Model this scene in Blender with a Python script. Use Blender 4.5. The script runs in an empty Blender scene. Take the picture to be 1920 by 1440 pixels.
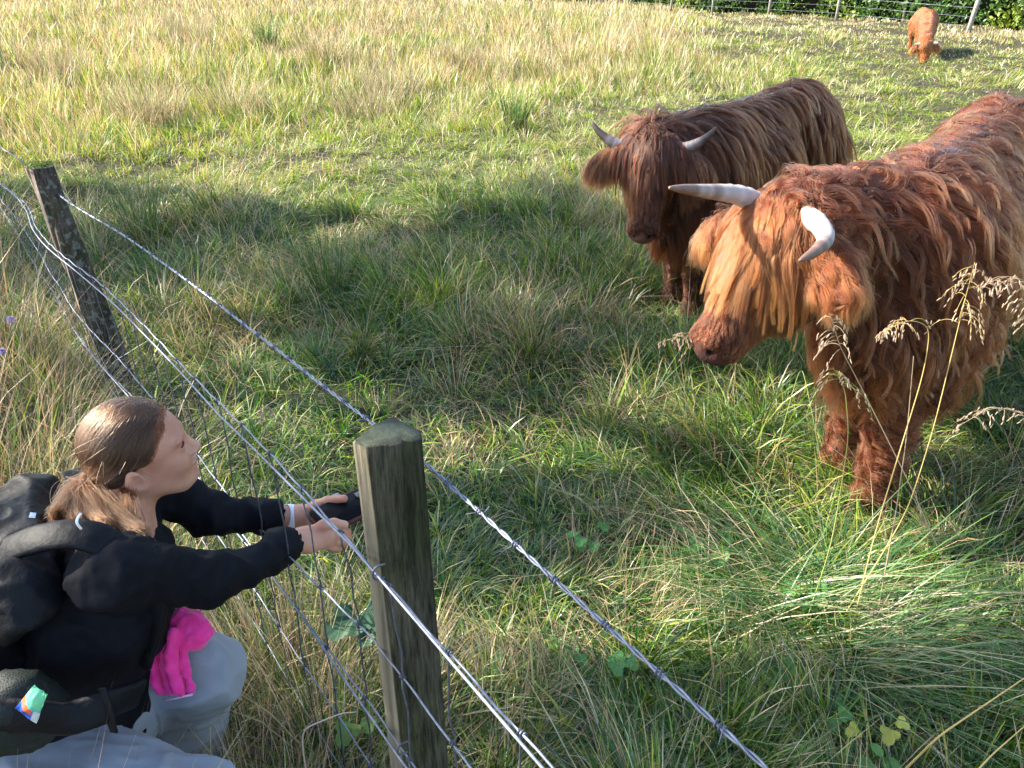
import bpy, math, random
import numpy as np
from mathutils import Vector, Matrix
rng = np.random.default_rng(7); random.seed(7)
R = math.radians
scene = bpy.context.scene
COL = scene.collection

# ---------------------------------------------------------------- camera, sky, sun, exposure
CAMZ = 1.7; PITCH = R(28); FPX = 1507.0
CP, SP = math.cos(PITCH), math.sin(PITCH)
cam_d = bpy.data.cameras.new("camera"); cam = bpy.data.objects.new("camera", cam_d); COL.objects.link(cam)
cam.location = (0, 0, CAMZ); cam.rotation_euler = (R(90) - PITCH, 0, 0)
cam_d.sensor_width = 36; cam_d.lens = FPX / 1920 * 36; cam_d.clip_start = 0.05; cam_d.clip_end = 1000
scene.camera = cam
SUN_EL = 37.0
_sh = Vector((-0.97, 0.20, 0)).normalized()
SUN = Vector((_sh.x * math.cos(R(SUN_EL)), _sh.y * math.cos(R(SUN_EL)), math.sin(R(SUN_EL))))
world = bpy.data.worlds.new("World"); scene.world = world; world.use_nodes = True
wn = world.node_tree.nodes; bg = wn["Background"]
sky = wn.new("ShaderNodeTexSky"); sky.sky_type = 'NISHITA'; sky.sun_disc = False
sky.sun_elevation = R(SUN_EL); sky.sun_rotation = math.atan2(SUN.x, SUN.y)
sky.air_density = 1.0; sky.dust_density = 1.2; sky.ozone_density = 1.0
world.node_tree.links.new(sky.outputs[0], bg.inputs[0]); bg.inputs[1].default_value = 0.13
sd = bpy.data.lights.new("sun", 'SUN'); sd.energy = 4.9; sd.angle = R(0.5); sd.color = (1.0, 0.93, 0.80)
so = bpy.data.objects.new("sun", sd); COL.objects.link(so)
so.rotation_euler = SUN.to_track_quat('Z', 'Y').to_euler(); so.location = (-8, 2, 12)
scene.view_settings.view_transform = 'Standard'; scene.view_settings.look = 'None'
scene.view_settings.exposure = 1.95; scene.view_settings.gamma = 1.0
scene.cycles.use_denoising = True
scene.cycles.denoiser = 'OPENIMAGEDENOISE'; scene.cycles.denoising_input_passes = 'RGB_ALBEDO_NORMAL'
scene.cycles.max_bounces = 7; scene.cycles.diffuse_bounces = 3; scene.cycles.glossy_bounces = 3
scene.cycles.transmission_bounces = 4; scene.cycles.transparent_max_bounces = 8

# ---------------------------------------------------------------- helpers
def ray(px, py):
    x = (px - 960) / FPX; u = (720 - py) / FPX
    return np.array([x, CP + u * SP, -SP + u * CP])
def at(px, py, t=None, y=None, z=None):
    d = ray(px, py)
    if t is None: t = y / d[1] if y is not None else (z - CAMZ) / d[2]
    return np.array([d[0] * t, d[1] * t, CAMZ + d[2] * t])

def hsh(i, j, k=0):
    i = np.asarray(i, np.int64); j = np.asarray(j, np.int64); k = np.asarray(k, np.int64)
    n = (i * 374761393 + j * 668265263 + k * 2147483647 * 13 + 1013904223) & 0xffffffff
    n = ((n ^ (n >> 13)) * 1274126177) & 0xffffffff
    n = ((n ^ (n >> 16)) * 2246822519) & 0xffffffff
    return ((n ^ (n >> 15)) & 0xffffff) / 16777215.0
def vn2(x, y, seed=0):
    xi = np.floor(x); yi = np.floor(y); fx = x - xi; fy = y - yi
    fx = fx * fx * (3 - 2 * fx); fy = fy * fy * (3 - 2 * fy)
    a = hsh(xi, yi, seed); b = hsh(xi + 1, yi, seed); c = hsh(xi, yi + 1, seed); d = hsh(xi + 1, yi + 1, seed)
    return (a * (1 - fx) + b * fx) * (1 - fy) + (c * (1 - fx) + d * fx) * fy
def vn3(p, seed=0):
    q = np.floor(p); f = p - q; f = f * f * (3 - 2 * f); r = 0
    for dx in (0, 1):
        for dy in (0, 1):
            for dz in (0, 1):
                w = (f[:, 0] if dx else 1 - f[:, 0]) * (f[:, 1] if dy else 1 - f[:, 1]) * (f[:, 2] if dz else 1 - f[:, 2])
                r = r + w * hsh(q[:, 0] + dx, q[:, 1] + dy, q[:, 2] + dz + seed * 57)
    return r
def nrm(v): return v / np.maximum(np.linalg.norm(v, axis=-1, keepdims=True), 1e-9)

def tag(o, label=None, cat=None, group=None, kind=None):
    if label: o['label'] = label
    if cat: o['category'] = cat
    if group: o['group'] = group
    if kind: o['kind'] = kind
    return o
def empty(name, loc=(0, 0, 0), rz=0):
    o = bpy.data.objects.new(name, None); o.location = loc; o.rotation_euler = (0, 0, rz); COL.objects.link(o)
    o.empty_display_size = 0.05
    return o
def mesh_np(name, V, F, mat, parent=None, smooth=True, cols=None):
    """V (n,3); F list of arrays (m,k) of face indices"""
    me = bpy.data.meshes.new(name); V = np.asarray(V, np.float32)
    me.vertices.add(len(V)); me.vertices.foreach_set("co", V.ravel())
    F = [np.asarray(f, np.int32) for f in (F if isinstance(F, list) else [F]) if len(f)]
    loops = np.concatenate([f.ravel() for f in F]); tot = np.concatenate([np.full(len(f), f.shape[1], np.int32) for f in F])
    me.loops.add(len(loops)); me.loops.foreach_set("vertex_index", loops)
    me.polygons.add(len(tot)); st = np.concatenate([[0], np.cumsum(tot)[:-1]]).astype(np.int32)
    me.polygons.foreach_set("loop_start", st); me.polygons.foreach_set("loop_total", tot)
    if smooth: me.polygons.foreach_set("use_smooth", np.ones(len(tot), bool))
    if cols is not None:
        a = me.attributes.new("tint", 'FLOAT_COLOR', 'POINT')
        c = np.ones((len(V), 4), np.float32); c[:, :3] = cols; a.data.foreach_set("color", c.ravel())
    me.update(calc_edges=True); me.validate()
    if mat: me.materials.append(mat)
    o = bpy.data.objects.new(name, me); COL.objects.link(o)
    if parent: o.parent = parent
    return o
class MB:
    """collects primitive shapes into one mesh"""
    def __init__(s): s.V = []; s.Q = []; s.T = []; s.C = []; s.n = 0
    def add(s, V, Q=None, T=None, col=None):
        V = np.asarray(V, float).reshape(-1, 3); s.V.append(V)
        if Q is not None and len(Q): s.Q.append(np.asarray(Q) + s.n)
        if T is not None and len(T): s.T.append(np.asarray(T) + s.n)
        s.C.append(np.tile(np.array(col if col is not None else (1, 1, 1), float), (len(V), 1))); s.n += len(V); return s
    def tube(s, P, r, n=6, col=None, closed=False):
        P = np.asarray(P, float); m = len(P); r = np.broadcast_to(np.asarray(r, float), (m,))
        T = nrm(np.gradient(P, axis=0)); ref = np.array([0, 0, 1.0]) if abs(T[0][2]) < .9 else np.array([1.0, 0, 0])
        N = np.zeros_like(P); nn = np.cross(T[0], ref)
        for i in range(m):
            nn = nn - T[i] * nn.dot(T[i]); nn /= max(np.linalg.norm(nn), 1e-9); N[i] = nn
        B = np.cross(T, N); a = np.arange(n) * 2 * math.pi / n
        V = P[:, None] + (np.cos(a)[None, :, None] * N[:, None] + np.sin(a)[None, :, None] * B[:, None]) * r[:, None, None]
        i, j = np.meshgrid(np.arange(m - 1), np.arange(n), indexing='ij'); j2 = (j + 1) % n
        Q = np.stack([i * n + j, i * n + j2, (i + 1) * n + j2, (i + 1) * n + j], -1).reshape(-1, 4)
        k = m * n; Vv = np.concatenate([V.reshape(-1, 3), P[:1], P[-1:]])
        jj = np.arange(n); T_ = np.concatenate([np.stack([np.full(n, k), (jj + 1) % n, jj], -1), np.stack([np.full(n, k + 1), (m - 1) * n + jj, (m - 1) * n + (jj + 1) % n], -1)])
        return s.add(Vv, Q, T_, col)
    def box(s, c, d, Rm=None, col=None):
        v = np.array([[x, y, z] for x in (-.5, .5) for y in (-.5, .5) for z in (-.5, .5)]) * np.array(d)
        if Rm is not None: v = v @ np.asarray(Rm).T
        return s.add(v + np.array(c), [[0, 1, 3, 2], [4, 6, 7, 5], [0, 4, 5, 1], [2, 3, 7, 6], [0, 2, 6, 4], [1, 5, 7, 3]], col=col)
    def ball(s, c, r, Rm=None, nu=14, nv=9, col=None):
        u = np.arange(nu) * 2 * math.pi / nu; v = np.linspace(0, math.pi, nv + 2)[1:-1]
        P = np.stack([np.cos(u)[None] * np.sin(v)[:, None], np.sin(u)[None] * np.sin(v)[:, None], np.cos(v)[:, None] + 0 * u[None]], -1).reshape(-1, 3)
        P = np.concatenate([P, [[0, 0, 1], [0, 0, -1]]]) * np.array(r)
        if Rm is not None: P = P @ np.asarray(Rm).T
        i, j = np.meshgrid(np.arange(nv - 1), np.arange(nu), indexing='ij'); j2 = (j + 1) % nu
        Q = np.stack([i * nu + j, (i + 1) * nu + j, (i + 1) * nu + j2, i * nu + j2], -1).reshape(-1, 4)
        k = nu * nv; jj = np.arange(nu)
        T = np.concatenate([np.stack([np.full(nu, k), jj, (jj + 1) % nu], -1), np.stack([np.full(nu, k + 1), (nv - 1) * nu + (jj + 1) % nu, (nv - 1) * nu + jj], -1)])
        return s.add(P + np.array(c), Q, T, col)
    def build(s, name, mat, parent=None, smooth=True):
        F = []
        if s.Q: F.append(np.concatenate(s.Q))
        if s.T: F.append(np.concatenate(s.T))
        return mesh_np(name, np.concatenate(s.V), F, mat, parent, smooth, np.concatenate(s.C))

# ---- materials
def mat(name, build):
    m = bpy.data.materials.new(name); m.use_nodes = True; nt = m.node_tree; nt.nodes.clear()
    out = nt.nodes.new("ShaderNodeOutputMaterial"); nd = nt.nodes; lk = nt.links
    sh = build(nt, nd, lk); lk.new(sh, out.inputs[0]); return m
def N(nt, t, **kw):
    n = nt.nodes.new(t)
    for k, v in kw.items():
        if k in n.inputs: n.inputs[k].default_value = v
        else: setattr(n, k, v)
    return n
def ramp(nt, fac, stops):
    r = nt.nodes.new("ShaderNodeValToRGB"); e = r.color_ramp.elements
    while len(e) < len(stops): e.new(0.5)
    for i, (p, c) in enumerate(stops): e[i].position = p; e[i].color = (*c, 1) if len(c) == 3 else c
    nt.links.new(fac, r.inputs[0]); return r.outputs[0]
def principled_noise(name, c1, c2, scale=20, rough=.7, bump=.2, bscale=None, detail=5, stretch=(1, 1, 1), spec=.3, sss=0, metallic=0, sheen=0):
    def b(nt, nd, lk):
        tc = N(nt, "ShaderNodeTexCoord"); mp = N(nt, "ShaderNodeMapping"); mp.inputs['Scale'].default_value = stretch
        lk.new(tc.outputs['Object'], mp.inputs[0])
        n1 = N(nt, "ShaderNodeTexNoise", Scale=scale, Detail=detail); lk.new(mp.outputs[0], n1.inputs[0])
        col = ramp(nt, n1.outputs[0], [(.3, c1), (.7, c2)])
        p = N(nt, "ShaderNodeBsdfPrincipled", Roughness=rough, Metallic=metallic); p.inputs['Specular IOR Level'].default_value = spec
        lk.new(col, p.inputs['Base Color'])
        if sss:
            p.inputs['Subsurface Weight'].default_value = sss; p.inputs['Subsurface Radius'].default_value = (.01, .004, .002); p.inputs['Subsurface Scale'].default_value = 1
        if sheen: p.inputs['Sheen Weight'].default_value = sheen
        if bump:
            n2 = N(nt, "ShaderNodeTexNoise", Scale=bscale or scale * 2, Detail=4); lk.new(mp.outputs[0], n2.inputs[0])
            bm = N(nt, "ShaderNodeBump", Strength=bump, Distance=.01); lk.new(n2.outputs[0], bm.inputs['Height']); lk.new(bm.outputs[0], p.inputs['Normal'])
        return p.outputs[0]
    return mat(name, b)
def leaf_mat(name, trans=.35, rough=.55, gloss=.06):
    def b(nt, nd, lk):
        a = N(nt, "ShaderNodeAttribute", attribute_name="tint")
        d = N(nt, "ShaderNodeBsdfDiffuse"); t = N(nt, "ShaderNodeBsdfTranslucent"); g = N(nt, "ShaderNodeBsdfGlossy", Roughness=rough)
        hs = N(nt, "ShaderNodeHueSaturation", Saturation=1.15, Value=1.1); lk.new(a.outputs['Color'], hs.inputs['Color'])
        lk.new(a.outputs['Color'], d.inputs[0]); lk.new(hs.outputs[0], t.inputs[0]); g.inputs[0].default_value = (1, 1, 1, 1)
        m1 = N(nt, "ShaderNodeMixShader", Fac=trans); lk.new(d.outputs[0], m1.inputs[1]); lk.new(t.outputs[0], m1.inputs[2])
        m2 = N(nt, "ShaderNodeMixShader", Fac=gloss); lk.new(m1.outputs[0], m2.inputs[1]); lk.new(g.outputs[0], m2.inputs[2])
        return m2.outputs[0]
    return mat(name, b)
def tint_mat(name, rough=.7, spec=.3, bump=.0, bscale=80):
    def b(nt, nd, lk):
        a = N(nt, "ShaderNodeAttribute", attribute_name="tint"); p = N(nt, "ShaderNodeBsdfPrincipled", Roughness=rough)
        p.inputs['Specular IOR Level'].default_value = spec; lk.new(a.outputs['Color'], p.inputs['Base Color'])
        if bump:
            n2 = N(nt, "ShaderNodeTexNoise", Scale=bscale, Detail=4); bm = N(nt, "ShaderNodeBump", Strength=bump, Distance=.01)
            lk.new(n2.outputs[0], bm.inputs['Height']); lk.new(bm.outputs[0], p.inputs['Normal'])
        return p.outputs[0]
    return mat(name, b)
M = {}
M['grass'] = leaf_mat('grass_blades', .38, .45, .05)
M['leaf'] = leaf_mat('leaves', .3, .55, .025)
M['tint'] = tint_mat('tinted')
M['ground'] = principled_noise('ground_thatch', (.016, .017, .008), (.06, .05, .024), 9, .95, .8, 60, 8)
M['wire'] = principled_noise('galvanised_wire', (.15, .165, .205), (.29, .31, .37), 60, .5, .15, 300, metallic=.5)
M['knot'] = principled_noise('dark_wire_knot', (.08, .085, .11), (.17, .18, .22), 60, .5, .1, 300, metallic=.6)
M['bark'] = principled_noise('bark', (.06, .045, .03), (.16, .12, .08), 6, .9, .8, 20, stretch=(3, 3, .6))

# ---------------------------------------------------------------- ground
def gh(x, y):
    x = np.asarray(x, float); y = np.asarray(y, float)
    h = (vn2(x * .55 + 3, y * .55, 1) - .5) * .10 + (vn2(x * 1.9, y * 1.9, 2) - .5) * .07 + (vn2(x * 5, y * 5, 3) - .5) * .03
    r = np.hypot(x, y); amp = np.clip(.35 + r * .12, 0, 1.4)
    return h * amp - .012
def make_ground():
    def axis(lo, hi, fine, a, b, steps):
        mid = np.arange(a, b, fine); left = a - np.geomspace(fine, a - lo, steps)[::-1]; right = b + np.geomspace(fine, hi - b, steps)
        return np.concatenate([left, mid, right])
    xs = axis(-400, 400, .09, -7, 9, 60); ys = axis(-60, 600, .09, .2, 14, 70)
    X, Y = np.meshgrid(xs, ys, indexing='ij'); fade = np.clip(1 - (np.hypot(X, Y) - 60) / 60, 0, 1)
    V = np.stack([X, Y, gh(X, Y) * fade], -1).reshape(-1, 3); nx, ny = X.shape
    i, j = np.meshgrid(np.arange(nx - 1), np.arange(ny - 1), indexing='ij')
    Q = np.stack([i * ny + j, (i + 1) * ny + j, (i + 1) * ny + j + 1, i * ny + j + 1], -1).reshape(-1, 4)
    o = mesh_np('ground', V, Q, M['ground']); tag(o, kind='structure')
make_ground()

# ---------------------------------------------------------------- grass
def blades(base, az, phi0, phi1, L, W, c0, c1, twist, nseg=3, tipw=.0):
    """mesh arrays for n bent blades"""
    n = len(base); us = np.linspace(0, 1, nseg + 1)
    h = np.stack([np.cos(az), np.sin(az), 0 * az], -1); side = np.stack([-np.sin(az + twist), np.cos(az + twist), 0 * az], -1)
    P = [base]; 
    for k in range(nseg):
        um = (us[k] + us[k + 1]) / 2; ph = phi0 + (phi1 - phi0) * um
        d = h * np.sin(ph)[:, None]; d[:, 2] += np.cos(ph)
        P.append(P[-1] + d * (L / nseg)[:, None])
    gz = gh(P[-1][:, 0], P[-1][:, 1])
    for k in range(1, nseg + 1):
        low = gz + .008; P[k][:, 2] = np.where(P[k][:, 2] < low, low + rng.random(n) * .02, P[k][:, 2])
    vs = []; cs = []
    for k in range(nseg):
        w = W * (1 - us[k] ** 2 * .75) * .5 * (1 if k else .7)
        vs += [P[k] - side * w[:, None], P[k] + side * w[:, None]]; c = c0 + (c1 - c0) * us[k]; cs += [c, c]
    vs.append(P[-1]); cs.append(c1)
    m = 2 * nseg + 1; V = np.stack(vs, 1).reshape(-1, 3); C = np.stack(cs, 1).reshape(-1, 3)
    b = np.arange(n)[:, None] * m
    Q = np.concatenate([b + np.array([[2 * k, 2 * k + 1, 2 * k + 3, 2 * k + 2]]) for k in range(nseg - 1)]) if nseg > 1 else np.zeros((0, 4), int)
    T = b + np.array([[2 * nseg - 2, 2 * nseg - 1, 2 * nseg]])
    return V, Q, T, C
DEEP = np.array([.030, .095, .014]); MID = np.array([.080, .185, .020]); LITE = np.array([.20, .32, .035]); YEL = np.array([.36, .40, .07])
STRAW = np.array([.50, .41, .24]); TAN = np.array([.31, .225, .135]); PALE = np.array([.66, .60, .42]); BLUE = np.array([.05, .13, .05])
PAL = np.stack([DEEP, MID, LITE, YEL, STRAW, TAN, PALE, BLUE])
def pick(W_):
    c = np.cumsum(W_ / W_.sum(1, keepdims=True), 1); return np.minimum((rng.random((len(W_), 1)) > c).sum(1), 7)
def fence_side(x, y): return (x + .175) * .812 + (y - .96) * .584      # <0: the path side of the fence
def field(n, rmin, rmax, mode, name, label, wmin, lmul=1.0, a0=0, a1=41):
    a = np.sign(rng.random(n) - .5) * np.radians(a0 + (a1 - a0) * rng.random(n))
    u = rng.random(n)
    r = 1 / (1 / rmin + (1 / rmax - 1 / rmin) * u) if mode == 'inv' else rmin * (rmax / rmin) ** u
    x = r * np.sin(a); y = r * np.cos(a)
    if rmin < 1: y = y - .25
    # tuft attraction
    ts = np.where(r < 5, .16, np.where(r < 12, .35, .7)); 
    cx = (np.floor(x / ts) + hsh(np.floor(x / ts), np.floor(y / ts), 5)) * ts; cy = (np.floor(y / ts) + hsh(np.floor(x / ts), np.floor(y / ts), 6)) * ts
    pull = (rng.random(n) < .62) * rng.random(n) ** .6 * .75
    x2 = x + (cx - x) * pull; y2 = y + (cy - y) * pull; rel = np.arctan2(y - cy, x - cx)
    x, y = x2, y2; z = gh(x, y)
    tid = hsh(np.floor(cx * 50), np.floor(cy * 50), 9)
    swirl = vn2(x * .9, y * .9, 11) * 2 * math.pi * 2
    az = np.where(rng.random(n) < .5, rel + rng.normal(0, .5, n), swirl + rng.normal(0, .8, n))
    # zones
    n1 = vn2(x * .35 + 9, y * .35, 21); n2 = vn2(x * 1.3, y * 1.3, 22); n3 = vn2(x * 4, y * 4, 23); fs = fence_side(x, y)
    far = np.clip((y - 8.6 + x * -.35 - (n1 - .5) * 3) / 3.0, 0, 1) * np.clip(1 - (x - 2.0 - (y - 10) * .12 + (n2 - .5) * 2) / 2.5, 0, 1)     # tan rough grass, back left
    hedge_d = (22.3 - y) * .62 + (12.8 - x) * .78   # distance in front of the hedge line
    strip = np.clip(1 - hedge_d / 7.5, 0, 1) * np.clip((y - 14) / 4, 0, 1)
    dry = np.clip((n2 - .50) * 4, 0, 1) * .9 + np.clip((n3 - .55) * 4, 0, 1) * .9
    verge = np.clip(-fs / .35, 0, 1) * np.clip((6 - y) / 2, 0, 1)
    wet = np.clip((.5 - n1) * 3, 0, 1)
    Wt = np.zeros((n, 8))
    band = np.clip((y - 5.5) / 2.5, 0, 1)
    Wt[:, 0] = 1.4 * (1 - band) + .25 + wet * .5; Wt[:, 1] = 1.7; Wt[:, 2] = 1.0 + 2.4 * band; Wt[:, 3] = .45 + 2.0 * band
    Wt[:, 4] = .38 + dry * 1.5 + .25 * band; Wt[:, 5] = .22 + dry * .6; Wt[:, 6] = .12 + .22 * band; Wt[:, 7] = .5 * (1 - band)
    for q, f, wv in ((far * (.5 + .5 * np.clip((y - 10) / 6, 0, 1) + .3 * (x < -2)), .85, (.4, 1.0, 1.2, 1.0, 1.3, 1.9, .7, .2)), (strip, .9, (.02, .1, .6, .7, 1.8, .9, 2.4, 0)), (verge, .8, (.9, .9, .4, .1, 1.6, 2.2, .5, .5))):
        q = (q * f)[:, None]; Wt = Wt * (1 - q) + np.array(wv)[None] * np.where(np.arange(8)[None] >= 4, .35 + 1.3 * vn2(x * .55 + 2, y * .38, 91)[:, None] ** 1.2, 1.5 - vn2(x * .55 + 2, y * .38, 91)[:, None]) * q * 1.6
    ci = pick(Wt); c = PAL[ci] * (.72 + .56 * rng.random((n, 1))) * (1 + (rng.random((n, 3)) - .5) * .16)
    dryb = (ci >= 4) & (ci <= 6)
    L = (.05 + .17 * rng.random(n) ** 1.3) * (.75 + .7 * vn2(x * 2.2, y * 2.2, 31)) * lmul
    L = L * np.where(dryb, 1.35, 1) * (1 + .9 * verge) * (1 + .8 * far * (.1 + 1.4 * n2)) * (1 - .45 * strip) * (1 - .42 * np.clip((y - 5) / 2.5, 0, 1) * (1 - .75 * far)) * (.55 + .85 * vn2(x * .95 + 3, y * .95, 77)) * np.where((np.hypot(x - .9, y - 3.9) < .28), .35, 1) * np.where((np.abs(x - 8.1) < 1.3) & (y > 14.3) & (y < 17.6), .45, 1)
    tall = np.clip(tid * 3 - 2.2, 0, 1); L = L * (1 + tall * .9)
    phi0 = np.abs(rng.normal(0.25, .28, n)); phi1 = phi0 + np.abs(rng.normal(1.15, .55, n))
    up = np.clip(far + strip + .35 * verge + tall * .4, 0, 1); phi1 = phi1 * (1 - .6 * up); phi0 = phi0 * (1 - .3 * up)
    flat = (rng.random(n) < (.30 + .22 * np.clip((y - 5) / 3, 0, 1)) * (1 - up)); phi0 = np.where(flat, 1.15 + .3 * rng.random(n), phi0); phi1 = np.where(flat, 1.5 + .25 * rng.random(n), phi1)
    L = np.where(flat, L * 1.25, L); base = np.stack([x, y, z - .005 + flat * rng.random(n) * .06], -1)
    W_ = np.maximum((.0026 + .0036 * rng.random(n)) * np.where(dryb, .58, 1) * (1 + .9 * (rng.random(n) < .14)), wmin * r)
    # keep clear of nothing: camera-side blades too close are dropped
    keep = (np.hypot(x, y) > .55); 
    tip = c * np.array([1.25, 1.12, 1.0]) ; 
    k = keep
    V, Q, T, C = blades(base[k], az[k], phi0[k], phi1[k], L[k], W_[k], c[k] * .8, np.minimum(tip[k], .9), rng.random(k.sum()) * 3.1)
    o = mesh_np(name, V, [Q, T], M['grass'], cols=C); tag(o, label, 'grass', kind='stuff'); return o

field(330000, .62, 7, 'inv', 'meadow_grass', 'tangled green and straw grass of the near pasture', .0006)
field(470000, 3.4, 50, 'log', 'pasture_grass', 'sunlit yellow green and tan grass covering the far pasture', .00068)
field(110000, .8, 40, 'log', 'verge_grass', 'mixed green grass at the outer sides of the pasture, mostly beyond the frame', .0012, 1.0, 38, 68)

# ---------------------------------------------------------------- foliage clouds: hedge and shade trees
def leaf_cloud(P, size, cols, asp=.6, up=0):
    n = len(P); a = nrm(rng.normal(size=(n, 3))); b = nrm(np.cross(a, rng.normal(size=(n, 3)))); s = size * (.6 + .8 * rng.random(n))[:, None]
    V = np.stack([P - a * s, P - b * s * asp * .8 - a * s * .1, P + a * s, P + b * s * asp * .8 - a * s * .1], 1).reshape(-1, 3)
    return V, np.arange(4 * n).reshape(-1, 4), np.repeat(cols, 4, 0)
def make_hedge():
    A = np.array([19.6, 13.7]); B = np.array([-12.6, 53.6]); d = (B - A); Lh = np.linalg.norm(d); d /= Lh; nv = np.array([-d[1], d[0]])
    if nv[1] > 0: nv = -nv                                # towards the camera
    root = empty('hedge', (A[0], A[1], 0)); tag(root, 'tall dense dark green hedge behind the far fence at the top right', 'hedge')
    off = np.array([A[0], A[1], 0])
    n = 95000; u = rng.random(n) ** 1.25 * Lh; dep = np.abs(rng.normal(0, .45, n)); z = rng.random(n) * 3.6
    bump = (vn2(u * .8, z * .8, 41) - .5) * 1.3 + (vn2(u * 2.6, z * 2.6, 42) - .5) * .5
    q = A[None] + d[None] * u[:, None] - nv[None] * (1.1 + dep - bump)[:, None]
    P = np.stack([q[:, 0], q[:, 1], z * (1 + .12 * vn2(u * .5, u * 0, 43))], -1)
    g = vn2(u * 1.1, z * 1.1, 44)[:, None]; y = (vn2(u * .35, z * .6 + 5, 45)[:, None] > .68)
    c = np.array([.035, .085, .02]) * (1 - g) + np.array([.10, .18, .04]) * g; c = np.where(y, c * np.array([2.2, 1.6, 1.2]), c) * (.6 + .8 * rng.random((n, 1)))
    V, Q, C = leaf_cloud(P - off, np.interp(u, [0, Lh], [.05, .09])[:, None][:, 0].mean(), c)
    mesh_np('foliage', V, Q, M['leaf'], root, False, C)
    m = MB()
    for k in range(60):
        u0 = (k + .5) / 60 * Lh; p = A + d * u0 - nv * 2.6; m.tube(np.array([[p[0], p[1], 0], [p[0] + random.uniform(-.2, .2), p[1], 1.3], [p[0] + random.uniform(-.4, .4), p[1] + .2, 2.8]]) - off, [.09, .06, .03], 6)
    m.build('stem', M['bark'], root)
    dk = principled_noise('hedge_shade_core', (.006, .009, .004), (.02, .02, .01), 14, 1, 1, 30); m = MB()
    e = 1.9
    c0 = (A + B) / 2 - nv * e; m.box((c0[0] - A[0], c0[1] - A[1], 1.5), (Lh, .8, 3.1), Matrix.Rotation(math.atan2(d[1], d[0]), 3, 'Z')); m.build('shade_core', dk, root, False)  # solid near-black box, painted as the shaded inside of the hedge
make_hedge()
def make_tree(name, label, crowns, nleaf, trunk, lit=None, size=.11, clump=.55):
    root = empty(name, trunk); tag(root, label, 'tree', 'trees beside the path'); off = np.array(trunk)
    P = []; m = MB()
    top = np.mean([c[0] for c in crowns], 0)
    m.tube(np.array([[0, 0, -.1], [.05, .03, 1.5], [.0, .1, 3.2], (top - off) * [1, 1, .95]]), [.24, .18, .14, .05], 9)
    for c, r in crowns:
        c = np.array(c); r = np.array(r); nc = int(22 * np.prod(r) ** .66) + 6
        cc = nrm(rng.normal(size=(nc, 3))) * rng.random((nc, 1)) ** .4 * r + c
        for q in cc[:26]:
            s = (top - off) * [1, 1, .55]; e = q - off; mid = (s + e) / 2 + [0, 0, .3]
            m.tube(np.array([s * [.6, .6, 1], mid, e]), [.05, .03, .01], 5)
        k = int(nleaf / len(crowns)); idx = rng.integers(0, nc, k); P.append(cc[idx] + rng.normal(size=(k, 3)) * clump * rng.random((k, 1)))
    m.build('trunk', M['bark'], root); P = np.concatenate(P)
    if lit is not None:                                   # crown leaves cut away where the ground should catch sun
        g = P[:, :2] - P[:, 2:3] / SUN.z * np.array([SUN.x, SUN.y]); P = P[~lit(g)]
    c = np.array([.05, .11, .025]) * (.6 + .9 * rng.random((len(P), 1)))
    V, Q, C = leaf_cloud(P - off, size, c); mesh_np('crown', V, Q, M['leaf'], root, False, C)
def up(gx, gy, h): return np.array([gx + SUN.x / SUN.z * h, gy + SUN.y / SUN.z * h, h])
def lit_gap(g):
    x, y = g[:, 0], g[:, 1]
    cow = ((x - 2.35) / .85) ** 2 + ((y - 2.1) / .75) ** 2 < 1
    cow2 = (x > 2.6) & (y > 2.0) & (y < 4.3)
    edge = y > 6.7 + (vn2(x * .9, y * .3, 61) - .5) * 1.6 - np.clip(x - 1.2, 0, 9) * .9
    sp = vn2(x * 1.7 + 4, y * 2.3, 62) > np.where(y < 2.9, .38, .58)
    spots = np.zeros(len(x), bool)
    for (sx, sy, rx, ry) in ((.0, 1.75, .16, .10), (.35, 2.55, .3, .16), (.7, 2.3, .22, .12), (-.45, 1.5, .22, .12), (-1.0, 6.0, .8, .22), (.05, 3.9, .7, .15), (-.7, 1.9, .2, .2), (.95, 1.75, .45, .2), (1.9, 1.1, .3, .3), (.42, 1.0, .2, .14), (1.4, .6, .4, .1)):
        spots |= ((x - sx) / rx) ** 2 + ((y - sy) / ry) ** 2 < 1
    return cow | cow2 | edge | sp | spots
make_tree('ash_tree', 'tall leafy tree left of the fence, outside the view, shading the middle of the pasture',
          [(up(-1.2, 4.7, 7.2), (2.6, 2.0, 1.5)), (up(.9, 4.2, 7.0), (1.7, 1.9, 1.3)), (up(-3.6, 4.6, 6.8), (2.6, 2.3, 1.4)), (up(-.9, 3.0, 7.6), (2.6, 1.6, 1.2))], 60000, (-10.6, 6.2, 0), lit_gap)
make_tree('birch_tree', 'slender tree left of the path, outside the view, shading the crouching hiker',
          [(up(-.4, 1.2, 6.4), (2.2, 1.5, 1.0)), (up(1.2, .8, 6.6), (1.5, 1.2, 1.0)), (up(-2.5, 1.6, 6.6), (1.7, 2.2, 1.0))], 30000, (-9.2, 1.6, 0), lit_gap, .07)

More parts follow.
